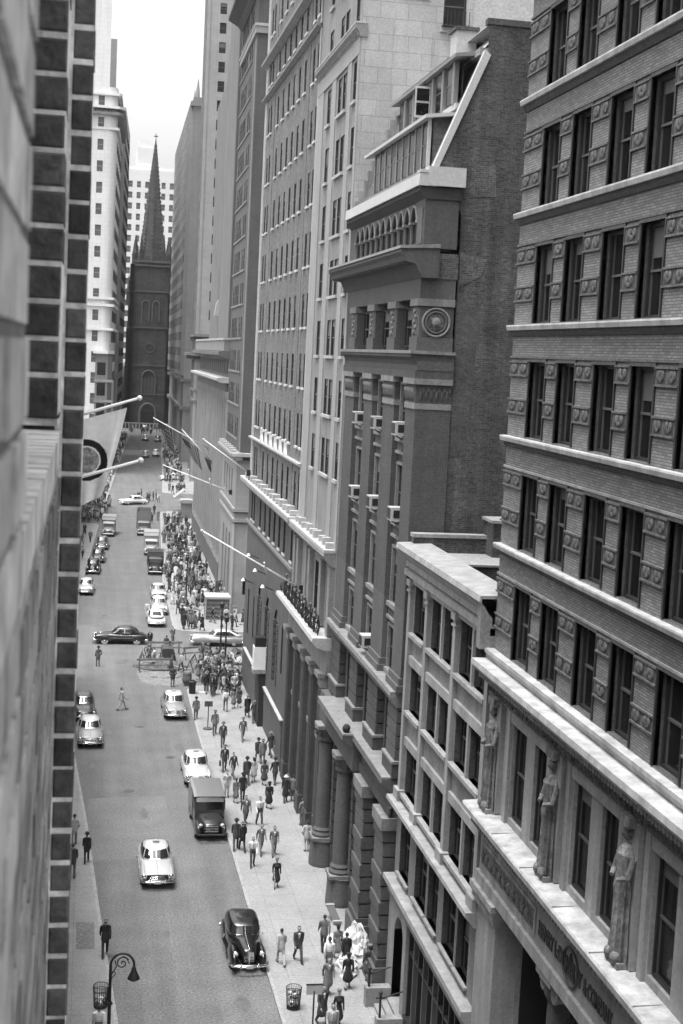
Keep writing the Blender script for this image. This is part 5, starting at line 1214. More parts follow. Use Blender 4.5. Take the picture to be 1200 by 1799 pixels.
car('pale sedan with two dark windows next to the dark lorry front', 8.3, 159.8, radians(0), 'fast',   .46, .52, far=True)
car('white car half hidden by the brick pier at the far left kerb', .25, 162.2, radians(-3), 'post', .5, .52)
car('dark car with chrome nose at the left kerb, second beyond the half hidden white car', 1.1, 177.0, radians(-3), 'pre', .015, far=True)
car('dark car with a small shining roof behind another dark one at the left kerb', 1.75, 186.5, radians(-3), 'post', .03, far=True)
car('dark sedan in front of the pale delivery van at the left kerb', 2.35, 198.7, radians(-3), 'post', .05, .1, far=True)
car('white car turning across the far junction in front of the crowd', 8.2, 252.5, radians(-62), 'post', .74, far=True, name='moving_car')
car('white car nosing through the crowd on the far right', 17.0, 291, radians(-70), 'fast', .7, far=True, name='moving_car')
car('pale car in the far traffic lane nearest the long flag rope', 16.0, 341, radians(-3), 'post', .62, far=True, name='moving_car')
car('grey car at the head of the far oncoming lane', 13.4, 337, radians(-3), 'post', .25, .6, far=True, name='moving_car')
car('pale roofed car second in the far oncoming lane', 15.0, 382, radians(-3), 'post', .3, .7, far=True, name='moving_car')
car('dark car farthest away in front of the church railings', 16.0, 415, radians(-3), 'post', .06, .3, far=True, name='moving_car')
car('dark car at the far right kerb behind the pale car', 18.2, 380, radians(-3), 'post', .05, far=True)
# ---------------------------------------------------------------- vans and lorries
def lorry(label, x, y, head, cabv, boxv, kind='van', L=3.0, H=2.15, roofv=None, name='delivery_van', far=True, cat='van'):
    R = thing(name, label, cat, (x, y, GZ(y)), head); pc = paint(cabv); pb = paint(boxv); pr = paint(roofv if roofv is not None else boxv)
    m = MB(); hst = [(-2.5, .34, .55, .98), (-2.42, .44, .5, 1.06), (-2.0, .56, .46, 1.16), (-1.2, .72, .42, 1.27), (-.95, .80, .42, 1.30)]
    m.rings([sring(hw, yy, zb, zt, .6) for yy, hw, zb, zt in hst], pc); m.build('hood', R, True)
    c = MB(); top = H if kind == 'van' else 2.05
    c.rings([sring(hw, yy, .42, zt, .28) for yy, hw, zt in ((-1.0, .86, 1.36), (-.88, .88, top-.12), (-.72, .9, top-.02), (.1, .92, top))], pc if kind != 'van' else pb); c.build('cab', R, True, auto=40)
    g = MB(); g.quad((-.72, -1.012, 1.40), (.72, -1.012, 1.40), (.70, -.905, top-.22), (-.70, -.905, top-.22), CARG); 
    g.build('windshield', R); g = MB()
    for s in (-1, 1): g.box(s*.905-.012, s*.905+.02 if s > 0 else s*.905+.012, -.7, -.1, 1.35, top-.25, CARG)
    g.build('side_window', R)
    v = MB(); v.prism([(-.98, top-.2), (-1.12, top-.22), (-.9, top-.08)], 'x', -.8, .8, pc); v.build('visor', R)
    b = MB()
    if kind == 'open':
        for s in (-1, 1): b.box(s*1.05-.04, s*1.05+.04, .25, .25+L, .8, H, pb)
        b.box(-1.05, 1.05, .25, .33, .8, H+.1, pb); b.box(-1.05, 1.05, .17+L, .25+L, .8, H, pb); b.box(-1.05, 1.05, .25, .25+L, .75, .85, pb)
        for s in (-1, 1): b.box(s*1.1-.03, s*1.1+.03, .2, .3+L, H-.05, H+.05, pr)
    elif kind == 'box':
        b.rings([sring(1.04, yy, .75, H, .16) for yy in (.25, .3, .25+L)], pb); b.box(-1.02, 1.02, .3, .22+L, H-.02, H+.05, pr); b.box(-1.0, 1.0, .2, .24, H-.5, H-.1, pr)
    else:
        b.rings([sring(.95, yy, .42, zt, .22) for yy, zt in ((.05, top-.01), (.6, H+.02), (L-.4, H+.02), (L, H-.08))], pb); b.rings([sring(.93, yy, H-.05, zt, .5) for yy, zt in ((-.75, H+.005), (.4, H+.045), (L-.1, H+.03))], pr)
    b.build('cargo_body', R, auto=40)
    for s in (-1, 1):
        f = MB(); ell3(f, (s*.74, -1.72, .60), (.22, .74, .40), pc, .7, tail=.5); f.build('fender', R, True)
        f = MB(); ell3(f, (s*.80, L-1.0, .60), (.2, .6, .38), pc, .7); f.build('fender', R, True)
        for yy in (-1.62, L-1.0): wheel(R, s*.80, yy, .40, .2)
        h = MB(); h.ell((s*.62, -2.3, .92), (.12, .08, .12), LAMPG, 12, 8); h.lathe([(.13, 0), (.135, .02)], (s*.62, -2.26, .92), CHROME, 12); h.build('headlight', R, True)
    q = MB()
    for k in range(6): q.box(-.36, .36, -2.53-.004*k, -2.47, .56+.075*k, .595+.075*k, CHROME if k % 2 else SASH)
    q.build('grille', R)
    q = MB(); q.tube([(-.88, -2.5, .5), (-.7, -2.72, .5), (.7, -2.72, .5), (.88, -2.5, .5)], .06, STEEL if kind == 'van' else CHROME, 8); q.build('front_bumper', R)
    return R
lorry('dark delivery van with a grey roof parked behind the black limousine', 7.6, 81.35, radians(.5), .03, .03, 'van', 2.9, 2.15, .17)
lorry('dark lorry with a sloping windscreen in the kerb queue beside the dense crowd', 8.75, 177.7, radians(-2), .02, .05, 'box', 3.2, 2.5, .1, 'lorry', cat='lorry')
lorry('lorry with a white roofed cab and grey box body in the kerb queue', 8.9, 194.2, radians(-3), .35, .30, 'box', 3.4, 2.9, .75, 'lorry', cat='lorry')
lorry('lorry with a large open grey body sticking out into the roadway', 8.6, 214.5, radians(-3), .15, .20, 'open', 6.5, 3.3, .4, 'lorry', cat='lorry')
lorry('pale roofed delivery van at the left kerb just before the far crowd', 3.4, 212.5, radians(-3), .25, .22, 'box', 3.2, 2.7, .7, cat='van')
# ---------------------------------------------------------------- street furniture
KZ = .14
def street_lamp():
    x, y = 1.43, 52.3; R = thing('street_lamp', 'black ornate street lamp with a curled crook arm beside the left kerb', 'street lamp', (x, y, KZ)); o = (x, y, KZ)
    m = MB(); m.lathe([(.28, 0), (.28, .15), (.2, .25), (.2, .8), (.14, .95), (.1, 1.1), (.075, 1.3), (.055, 4.55)], (0, 0, 0), BLACKMETAL, 14); m.lathe([(.1, 2.95), (.13, 3.0), (.1, 3.06)], (0, 0, 0), BLACKMETAL, 12); m.build('post', R)
    a = MB(); cx, cz, r = .44, 4.5, .44
    a.tube([(cx-r*cos(t), 0, cz+r*1.05*sin(t)) for t in [pi*k/16 for k in range(17)]], .045, BLACKMETAL, 8)
    a.tube([(cx+.26*(1-k/34)*cos(.5+k*.30), 0, cz+.08+.26*(1-k/34)*sin(.5+k*.30)) for k in range(32)], .024, BLACKMETAL, 6)
    a.tube([(.04, 0, 4.15), (.22, 0, 4.45), (.16, 0, 4.7)], .024, BLACKMETAL, 6); a.tube([(.06, 0, 4.0), (.2, 0, 4.18), (.12, 0, 4.3), (.06, 0, 4.22)], .02, BLACKMETAL, 6); a.tube([(.7, 0, 4.55), (.58, 0, 4.8), (.44, 0, 4.85)], .02, BLACKMETAL, 6); a.build('arm', R)
    s = MB(); s.lathe([(.03, 4.5), (.06, 4.42), (.09, 4.36), (.1, 4.28), (.14, 4.2), (.22, 4.02), (.24, 3.96)], (.88, 0, 0), BLACKMETAL, 18); s.build('lamp_shade', R, True, auto=50)
    s = MB(); s.ell((.88, 0, 3.95), (.15, .15, .12), mat('opal_globe', .35, .3, .05), 14, 8); s.build('globe', R, True)
street_lamp()
def basket(label, x, y, full):
    R = thing('litter_basket', label, 'litter basket', (x, y, KZ)); m = MB(); n = 22
    for k in range(n): a = 2*pi*k/n; m.tube([(.27*cos(a), .27*sin(a), .03), (.33*cos(a), .33*sin(a), .95)], .013, BLACKMETAL, 4)
    for z, r in ((.03, .27), (.25, .285), (.5, .30), (.75, .318), (.95, .335)): m.tube([(r*cos(2*pi*k/n), r*sin(2*pi*k/n), z) for k in range(n+1)], .016, BLACKMETAL, 4)
    m.lathe([(.26, .02), (.26, .05)], (0, 0, 0), BLACKMETAL, 16); m.build('basket', R)
    t = MB(); rr = random.Random(int(x*10))
    for k in range(12 if full else 7): t.ell((rr.uniform(-.14, .14), rr.uniform(-.14, .14), .12+.07*k*(.8 if full else .5)), (rr.uniform(.07, .13), rr.uniform(.07, .13), rr.uniform(.05, .1)), rr.choice((WHITEP, SHADE, SASH)), 7, 5)
    t.build('waste_paper', R)
basket('wire litter basket full of white waste paper on the right pavement', 9.37, 57.6, True)
basket('dark wire litter basket behind the ornate street lamp', 1.22, 58.3, False)
def sign_post():
    x, y = 9.65, 54.2; R = thing('sign_post', 'thin black post with a flat sign seen edge-on, nearest the bottom edge', 'sign', (x, y, KZ)); m = MB(); m.tube([(0, 0, 0), (0, 0, 2.35)], .035, BLACKMETAL, 8); m.build('post', R)
    m = MB(); m.box(-.32, .32, -.015, .015, 2.2, 2.62, SASHL); m.box(-.34, .34, -.02, .02, 2.6, 2.65, STEEL); m.build('sign_plate', R); m = MB(); m.lathe([(.22, 0), (.2, .06), (.05, .1)], (0, 0, 0), BLACKMETAL, 14); m.build('base', R)
sign_post()
def stand():
    R = thing('standing_sign', 'standing sign on a round iron foot by the kerb behind the two-tone taxi', 'sign', (9.34, 102.9, KZ)); m = MB(); m.tube([(0, 0, 0), (0, 0, 1.9)], .035, BLACKMETAL, 8); m.build('post', R)
    m = MB(); m.lathe([(.36, 0), (.34, .09), (.1, .14)], (0, 0, 0), SASH, 18); m.build('base', R); m = MB(); m.box(-.3, .3, -.02, .02, 1.7, 2.1, SASH); m.build('sign_plate', R)
stand()
for i, (x, y, h, lb) in enumerate(((12.66, 129.7, 4.2, 'tall dark lamp post at the street corner in front of the white side-on sedan'), (12.55, 123.9, 4.0, 'dark post among the crowd left of the white heaped cart'), (10.9, 152.0, 5.2, 'slim dark lamp post in the dense crowd beyond the junction'))):
    R = thing('lamp_post', lb, 'lamp post', (x, y, KZ)); m = MB(); m.lathe([(.2, 0), (.2, .3), (.1, .5), (.06, h-.3), (.05, h)], (0, 0, 0), BLACKMETAL, 10); m.build('post', R); m = MB(); m.lathe([(.05, h), (.2, h+.05), (.24, h+.45), (.04, h+.65)], (0, 0, 0), STEEL, 10); m.build('lantern', R)
def bin_():
    R = thing('litter_bin', 'round black litter bin at the kerb beside the excavation', 'litter bin', (8.95, 113.9, KZ)); m = MB(); m.lathe([(.26, 0), (.3, .85), (.34, .86), (.34, .98), (.2, 1.05)], (0, 0, 0), BLACKMETAL, 16); m.build('bin_body', R); m = MB(); m.lathe([(.2, 1.05), (.18, 1.12)], (0, 0, 0), STEEL, 16); m.build('lid', R)
    o = MB(); o.box(9.5, 10.3, 113.8, 114.0, KZ, KZ+.12, WHITEP); o.xf(Matrix.Identity(4)); tag(o.build('plank'), 'short pale plank lying on the pavement beside the black litter bin', 'plank')
    B = thing('barrel', 'wooden barrel standing at the kerb edge of the excavation', 'barrel', (8.75, 117.3, KZ)); WD = mat('barrel_wood', .13, .8, .3, 3.)
    m = MB(); m.lathe([(.3, 0), (.38, .3), (.4, .5), (.38, .7), (.3, 1.0), (.02, .98)], (0, 0, 0), WD, 18); m.build('barrel_body', B)
    for z in (.2, .8): m = MB(); m.lathe([(.375, z-.03), (.385, z+.03)], (0, 0, 0), STEEL, 18, False); m.build('hoop', B)
bin_()
# excavation: earth heap, barriers, planks, compressor
EARTH = mat('heaped_earth', .11, .95, .4, 2.5, fine=.3, bump=.8); WOOD = mat('barrier_wood', .2, .8, .25, 2.); WOODD = mat('dark_timber', .09, .85, .3, 2.)
def heap(name, label, cx, cy, rx, ry, h, m, seed, z=0., cat='heap'):
    rr = random.Random(seed); mb = MB(); n = 26; rs = []
    for i in range(9):
        t = i/8; rs.append([(cx+rx*(1-t)*cos(2*pi*k/n)*(1+rr.uniform(-.12, .12))+.01*t, cy+ry*(1-t)*sin(2*pi*k/n)*(1+rr.uniform(-.12, .12)), z+h*(1-(1-t)**1.6)*(1+rr.uniform(-.14, .14))) for k in range(n)])
    mb.rings(rs, m); return tag(mb.build(name, None, True), label, cat)
heap('earth_heap', 'heap of dug earth and rubble in the roadway excavation', 6.9, 124.2, 2.3, 1.7, .75, EARTH, 2); heap('earth_heap', 'smaller pale heap of spoil nearest the taxi at the excavation', 7.1, 120.6, 1.5, .9, .35, mat('pale_spoil', .2, .95, .3, 2., fine=.2, bump=.5), 3)
def barrier(label, x, y, L, rz):
    R = thing('barrier', label, 'barrier', (x, y, .02), rz, 'timber barriers round the excavation')
    for s in (-1, 1):
        for q in (-1, 1): m = MB(); m.tube([(s*L*.42, q*.35, 0), (s*L*.42, 0, 1.05)], .045, WOODD, 6); m.build('leg', R)
    m = MB(); m.box(-L/2, L/2, -.03, .03, .95, 1.15, WOOD); m.build('rail', R); m = MB(); m.box(-L/2, L/2, -.04, .02, .5, .62, WOOD); m.build('rail', R)
for a in (('timber barrier across the front of the excavation', 6.3, 122.3, 3.2, .1), ('timber barrier at the left end of the excavation', 5.4, 126., 3.0, 1.5), ('timber barrier at the back of the excavation by the crossing car', 7.4, 129.6, 3.4, .05), ('timber barrier between the excavation and the pavement crowd', 9.6, 123.4, 3.2, 1.35), ('short timber barrier at the pavement corner behind the barrel', 10.1, 127.6, 2.4, .4)): barrier(*a)
def compressor():
    R = thing('air_compressor', 'dark wheeled compressor with a sloping drawbar in the excavation', 'machine', (7.6, 126.4, .02)); m = MB(); m.rings([sring(.55, yy, .45, 1.35, .4, 20) for yy in (-1.0, -.9, .9, 1.0)], mat('machine_paint', .06, .4, .2)); m.build('housing', R)
    for s in (-1, 1):
        for yy in (-.6, .6): wheel(R, s*.62, yy, .33, .14)
    m = MB(); m.tube([(0, -1.0, .5), (-.6, -1.9, .45), (-1.4, -2.3, .7)], .06, WOODD, 6); m.build('drawbar', R); m = MB(); m.tube([(.2, .3, 1.3), (.2, .3, 1.8)], .05, STEEL, 8); m.build('exhaust_pipe', R)
compressor()
for i, (x, y, rz, L, lb) in enumerate(((6.4, 123.6, .5, 2.6, 'long pale plank lying across the front of the earth heap'), (8.4, 122.6, -.4, 2.2, 'pale plank sloping towards the kerb by the compressor'), (6.0, 127.6, 1.2, 2.0, 'plank lying at the left of the compressor'))):
    m = MB(); m.box(-L/2, L/2, -.12, .12, 0, .06, WOOD); o = m.build('plank'); o.location = (x, y, .55 if i == 0 else .3); o.rotation_euler = (.1, .12, rz); tag(o, lb, 'plank')
def kiosk():
    R = thing('kiosk', 'grey panelled kiosk with a pale rim at the far street corner, people gathered before it', 'kiosk', (13.8, 147.2, KZ)); KM = mat('kiosk_panels', .17, .7, .15, 1.)
    m = MB(); m.box(-1.2, 1.2, -1.3, 1.3, 0, 2.2, KM)
    for k in range(5): m.box(-1.22, 1.22, -1.335, -1.3, .3+.42*k, .36+.42*k, STEEL)
    m.build('panel_wall', R); m = MB(); m.box(-1.32, 1.32, -1.42, 1.4, 2.2, 2.42, ST4L); m.build('roof', R)
    m = MB(); 
    for s in (-1, 1): m.box(s*1.25-.06, s*1.25+.06, -1.4, -1.28, 0, 2.2, ST4L)
    m.build('corner_post', R)
kiosk()
for i, (x, y) in enumerate(((13.3, 158.5), (15.0, 158.7))):
    R = thing('planter_box', 'dark shrub in a pale square tub on the far corner, the %s one' % ('left' if i == 0 else 'right'), 'planter', (x, y, KZ)); m = MB(); m.box(-.45, .45, -.45, .45, 0, .9, ST4L); m.build('tub', R)
    m = MB(); rr = random.Random(i)
    for k in range(160): 
        a, b, q = rr.uniform(0, 6.28), rr.uniform(0, 1), rr.uniform(.1, .5); c = Vector((q*cos(a), q*sin(a), 1.0+b*1.1)); u = Vector((rr.uniform(-1, 1), rr.uniform(-1, 1), rr.uniform(-1, 1))).normalized()*.13; v = Vector((rr.uniform(-1, 1), rr.uniform(-1, 1), rr.uniform(-1, 1))).normalized()*.1
        m.add([c-u, c+v, c+u, c-v], ((0, 1, 2, 3),), mat('shrub_leaf', .05, .7, .3, 3.))
    m.build('foliage', R)
def canvas(name, label, cx, cy, rx, ry, h, seed, z=KZ, cat='tarpaulin', v=.52):
    """crumpled sheet draped over something"""
    rr = random.Random(seed); mb = MB(); n = 22; k = 12; M = mat('white_canvas', v, .85, .08, 3., fine=.04); rs = []
    for i in range(k):
        t = i/(k-1); rs.append([(cx+rx*(1-t**1.5)*cos(2*pi*j/n)*(1+rr.uniform(-.2, .16)), cy+ry*(1-t**1.5)*sin(2*pi*j/n)*(1+rr.uniform(-.2, .16)), z+h*min(1, t*1.25)**.8*(1+rr.uniform(-.10, .12))) for j in range(n)])
    mb.rings(rs, M); return tag(mb.build(name), label, cat)
canvas('tarpaulin', 'crumpled white canvas heaped on the pavement against the rusticated pier', 13.0, 62.6, .75, 1.3, 1.5, 4); canvas('tarpaulin', 'smaller white sheet bundle lying beside the large canvas heap', 12.35, 61.2, .5, 1.0, .75, 6); canvas('tarpaulin', 'flat white sheet spread on the pavement behind the canvas heap', 12.5, 64.3, .7, .9, .3, 9)
m = MB(); m.box(-.22, .22, -.02, .02, 0, 1.3, SHADE); m.box(-.25, .25, -.05, .03, 1.14, 1.22, SASHL); m.box(-.25, .25, -.06, .04, .1, .18, SASHL); o = m.build('white_board'); o.location = (12.85, 66.4, KZ+.05); o.rotation_euler = (-1.05, .12, .35); tag(o, 'long white board leaning on the column pedestal', 'board')
def cart():
    R = thing('handcart', 'handcart heaped with white sacks and tilted dark crates by the base wall', 'cart', (13.4, 122.6, KZ)); m = MB(); m.box(-.8, .8, -1.2, 1.2, .7, .85, WOODD); m.build('platform', R)
    for s in (-1, 1): wheel(R, s*.85, .2, .55, .08)
    m = MB(); m.tube([(-.5, -1.2, .75), (-.5, -2.2, .9)], .05, WOODD, 6); m.tube([(.5, -1.2, .75), (.5, -2.2, .9)], .05, WOODD, 6); m.build('shafts', R)
    for i, (a, b, c, s) in enumerate(((-.5, -.6, .85, .4), (-.45, .2, .85, .45), (.2, -.8, .85, .35))): q = canvas('sack', 'bulging white sack on the handcart, %s of three' % ('front left', 'rear left', 'front right')[i], 13.4+a, 122.6+b, s, s*.9, s*1.5, 20+i, KZ+c, 'sack')
    for i, (a, b, c, t) in enumerate(((.25, .5, 1.35, .5), (.45, -.2, 1.1, -.3))):
        m = MB(); m.box(-.5, .5, -.45, .45, -.25, .25, WOODD)
        for k in range(5): m.box(-.52, .52, -.47+.2*k, -.37+.2*k, .25, .275, SASH)
        q = m.build('crate'); q.location = (13.4+a, 122.6+b, KZ+c); q.rotation_euler = (.3, t, .4); tag(q, 'slatted crate tilted on the handcart, %s of two' % ('upper', 'lower')[i], 'crate')
cart()
# railing and low wall before the church
def railing():
    R = thing('railing', 'pale low railing across the foot of the church', 'railing', (16.5, 416, GZ(416))); m = MB(); m.box(-7, 7, -.1, .1, 1.9, 2.2, ST4L)
    for k in range(15): m.box(-7+1*k-.18, -7+1*k+.18, -.1, .1, 0, 1.9, ST4L if k % 2 else SASHL)
    m.build('rail', R)
railing()
# striped awning at the far pavement
def awning():
    R = thing('awning', 'small striped awning over a doorway of the far bank front', 'awning', (16.3, 245, 0)); m = MB()
    for k in range(8): m.quad((-1.6, -1.6+.4*k, 2.6), (-1.6, -1.2+.4*k, 2.6), (.3, -1.2+.4*k, 4.1), (.3, -1.6+.4*k, 4.1), STEEL if k % 2 else WHITEP)
    m.build('canopy', R)
    m = MB(); m.tube([(-1.6, -1.6, 2.6), (-1.6, 1.6, 2.6)], .04, STEEL, 6); m.tube([(-1.6, -1.6, 2.6), (.3, -1.6, 2.6)], .03, STEEL, 6); m.tube([(-1.6, 1.6, 2.6), (.3, 1.6, 2.6)], .03, STEEL, 6); m.build('frame', R)
awning()
for lb, x, y, z in (('pale round-topped booth by the far right doorway', 17.6, 236, 0), ):
    R = thing('booth', lb, 'booth', (x-1.2, y, KZ)); m = MB(); m.box(-.9, .9, -1, 1, 0, 2.6, ST4G); m.build('booth_wall', R); m = MB(); m.rings([sring(1.1, yy, 2.5, 3.1, .6, 16) for yy in (-1.2, 1.2)], ST4L); m.build('roof', R)
# ---------------------------------------------------------------- people
CL = {'black': mat('black_cloth', .022, .9, .2, 5.), 'dark': mat('dark_cloth', .055, .9, .2, 5.), 'mid': mat('grey_cloth', .15, .9, .2, 5.), 'light': mat('pale_cloth', .38, .9, .12, 5.), 'white': mat('white_cloth', .68, .9, .06, 5.)}
SKIN = mat('skin', .34, .6, .06, 5.); HAIR = mat('dark_hair', .03, .7, .2, 9.); SHOE = mat('black_shoe', .018, .4, .1); FEAT = mat('facial_feature', .09, .6, .1)
def person_mesh(kind, lod):
    """one continuous figure grown from overlapping limbs and garments by voxel remeshing; faces take the cloth of the nearest limb"""
    P = []     # (p0, p1, r0, r1, flat, slot): 0 coat 1 trousers 2 skin 3 hair 4 shoe 5 shirt 6 feature
    def c(p0, p1, r0, r1, sl, flat=1.): P.append((Vector(p0), Vector(p1), r0, r1, flat, sl))
    st = .34 if kind == 'walk' else .24 if kind in ('shirt', 'coat', 'bag') else (.16 if kind == 'wcoat' else .03); fem = kind == 'wcoat'; k = .93 if fem else 1.
    for s, d in ((1, -1), (-1, 1)):       # legs: one forward, one back
        hip = (s*.09, 0, .92); knee = (s*.10, -.05+d*st*.42, .50); ank = (s*.10, d*st*1.0+.02, .10 if d < 0 else .13)
        sl = 2 if fem else 1
        c(hip, knee, .088 if not fem else .075, .066 if not fem else .055, sl); c(knee, ank, .066 if not fem else .052, .055 if not fem else .036, sl)
        c((ank[0], ank[1]+.03, ank[2]-.04), (ank[0]+s*.02, ank[1]-.15, .045), .048, .038, 4)
    if fem:
        c((0, 0, 1.02), (0, .0, .52), .13, .235, 0, .8); c((0, 0, 1.05), (0, -.01, 1.32), .12, .16, 0, .68); c((-.12, 0, 1.38), (.12, 0, 1.38), .065, .065, 0); c((-.07, -.09, 1.27), (.07, -.09, 1.27), .07, .07, 0)
    else:
        c((0, 0, 1.12), (0, -.01, 1.34), .158, .178, 0 if kind != 'shirt' else 0, .64); c((-.14, .0, 1.405), (.14, 0, 1.405), .07, .07, 0)
        if kind == 'coat': c((0, 0, 1.12), (0, .01, .55), .165, .235, 0, .74)
        elif kind == 'shirt': c((0, 0, 1.10), (0, 0, .94), .155, .16, 1, .66)
        else: c((0, 0, 1.12), (0, .005, .80), .165, .195, 0, .68)
        c((0, -.105, 1.41), (0, -.118, 1.22), .038, .02, 5, .5); c((0, -.118, 1.40), (0, -.130, 1.18), .014, .016, 6, .6)
    c((0, .0, 1.44), (0, -.015, 1.54), .054, .05, 2)
    c((0, -.005, 1.615), (0, -.005, 1.655), .076, .080, 2, 1.18); c((0, -.035, 1.572), (0, -.05, 1.56), .052, .04, 2); c((0, -.094, 1.635), (0, -.112, 1.607), .010, .016, 2)
    c((-.03, -.086, 1.672), (.03, -.086, 1.672), .012, .012, 2)
    for s in (-1, 1): c((s*.033, -.090, 1.648), (s*.034, -.091, 1.648), .010, .010, 6); c((s*.080, .0, 1.64), (s*.082, .008, 1.61), .014, .012, 2)
    c((-.02, -.094, 1.578), (.02, -.094, 1.578), .007, .007, 6)
    if fem: c((0, .02, 1.685), (0, .05, 1.60), .088, .085, 3); c((0, .06, 1.57), (0, .06, 1.53), .07, .05, 3)
    else: c((0, .015, 1.685), (0, .035, 1.64), .082, .075, 3, 1.05)
    for s, d in ((1, 1), (-1, -1)):       # arms swing against the legs
        sw = st*.75*d; sh = (s*.190*k, 0, 1.395*(.985 if fem else 1)); el = (s*.222*k, .03+sw*.35, 1.12); wr = (s*.215*k, -.06+sw*.9, .89)
        if kind == 'stand': el = (s*.27, .06, 1.13); wr = (s*.20, -.10, .93)
        if kind == 'hold' or (kind == 'bag' and s > 0): el = (s*.25, .02, 1.14); wr = (s*.11, -.24, 1.10)
        c(sh, el, .062, .052, 0); c(el, wr, .052, .038, 0)
        w = Vector(wr); dn = (w-Vector(el)).normalized(); f = Vector((0, -1, .15)); pm = w+dn*.075
        c(w, pm, .026, .034, 2, 1.)
        for q, L in enumerate((.062, .072, .066, .05)):
            b = pm+dn*.022+f*(.030-.020*q); m_ = b+dn*L*.55+Vector((-s*.006, 0, 0)); c(b, m_, .0105, .0095, 2); c(m_, m_+(dn*.85+Vector((-s*.5, 0, 0))).normalized()*L*.5, .0095, .008, 2)
        t0 = w+dn*.03+f*.025; t1 = t0+(dn*.6+f).normalized()*.045; c(t0, t1, .0125, .011, 2); c(t1, t1+dn*.032, .011, .009, 2)
    mb = MB()
    for p0, p1, r0, r1, fl, sl in P:
        ax = p1-p0; L = ax.length; t = ax.normalized() if L > 1e-6 else Vector((0, 0, 1)); a = Vector((0, 1, 0)) if abs(t.y) < .8 else Vector((1, 0, 0)); e1 = t.cross(a).normalized(); e2 = t.cross(e1); n = 14; rs = []
        for i in range(-3, 1): q = -sin(-i*pi/6.2); rs.append((p0+t*q*r0*.98, r0*cos(-i*pi/6.2)))
        for i in range(0, 4): q = sin(i*pi/6.2); rs.append((p1+t*q*r1*.98, r1*cos(i*pi/6.2)))
        ring = []
        for cpt, r in rs:
            o = []
            for j in range(n):
                v = e1*cos(2*pi*j/n)+e2*sin(2*pi*j/n); v = Vector((v.x, v.y*fl, v.z)); o.append(cpt+v*r)
            ring.append(o)
        mb.rings(ring, SKIN)
    o = mb.build('person'); md = o.modifiers.new('r', 'REMESH'); md.mode = 'VOXEL'; md.voxel_size = .0125 if lod == 0 else .022
    d = o.modifiers.new('d', 'DECIMATE'); d.ratio = .35 if lod == 0 else .22
    dg = bpy.context.evaluated_depsgraph_get(); dg.update(); me = bpy.data.meshes.new_from_object(o.evaluated_get(dg)); old = o.data; bpy.data.objects.remove(o); bpy.data.meshes.remove(old)
    me.name = 'person_'+kind; me.materials.clear()
    for mm in (CL['dark'], CL['dark'], SKIN, HAIR, SHOE, CL['white'], FEAT): me.materials.append(mm)
    for p in me.polygons:
        x = p.center; best = 9; bs = 0
        for p0, p1, r0, r1, fl, sl in P:
            ax = p1-p0; q = x-p0; l2 = ax.length_squared; t = max(0, min(1, q.dot(ax)/l2)) if l2 > 1e-9 else 0
            dv = q-ax*t; dv = Vector((dv.x, dv.y/fl, dv.z)); dd = abs(dv.length-(r0+(r1-r0)*t)) if sl not in (5, 6) else dv.length-(r0+(r1-r0)*t)-.006
            if dd < best: best = dd; bs = sl
        p.material_index = bs; p.use_smooth = True
    return me
def hat_mesh(kind):
    m = MB()
    if kind == 'w': m.lathe([(.10, 1.70), (.125, 1.715), (.115, 1.76), (.06, 1.785), (.01, 1.79)], (0, .01, 0), CL['black'], 16)
    else: m.lathe([(.155, 1.688), (.165, 1.70), (.158, 1.706), (.098, 1.712), (.094, 1.76), (.086, 1.80), (.03, 1.795), (.01, 1.78)], (0, 0, 0), CL['dark'], 18, sy=1.14)
    o = m.build('hat', None, True, auto=45); me = o.data; bpy.data.objects.remove(o); return me
_pm = {}; _hm = {k: hat_mesh(k) for k in 'hw'}
def person(x, y, z, kind, rot, coat, tr, hat, label, group=None, lod=0, sc=1.):
    key = (kind, lod)
    if key not in _pm: _pm[key] = person_mesh(kind, lod)
    o = bpy.data.objects.new('person', _pm[key]); COL.objects.link(o); o.location = (x, y, GZ(y)+z); o.rotation_euler = (0, 0, radians(rot)); s = sc*(.955 if kind == 'wcoat' else 1.); o.scale = (s*RNG.choice((1, -1))*RNG.uniform(.94, 1.08), s*RNG.uniform(.95, 1.1), s); o.rotation_euler.x = RNG.uniform(-.03, .05)
    for i, mm in ((0, CL[coat]), (1, CL[tr])): o.material_slots[i].link = 'OBJECT'; o.material_slots[i].material = mm
    tag(o, label, 'person', group)
    if hat in 'hwl':
        h = inst('hat', _hm['w' if hat == 'w' else 'h'], o, (0, 0, 0)); h.material_slots[0].link = 'OBJECT'; h.material_slots[0].material = CL['white'] if hat == 'l' else (CL['mid'] if RNG.random() < .4 else CL['black'])
    return o
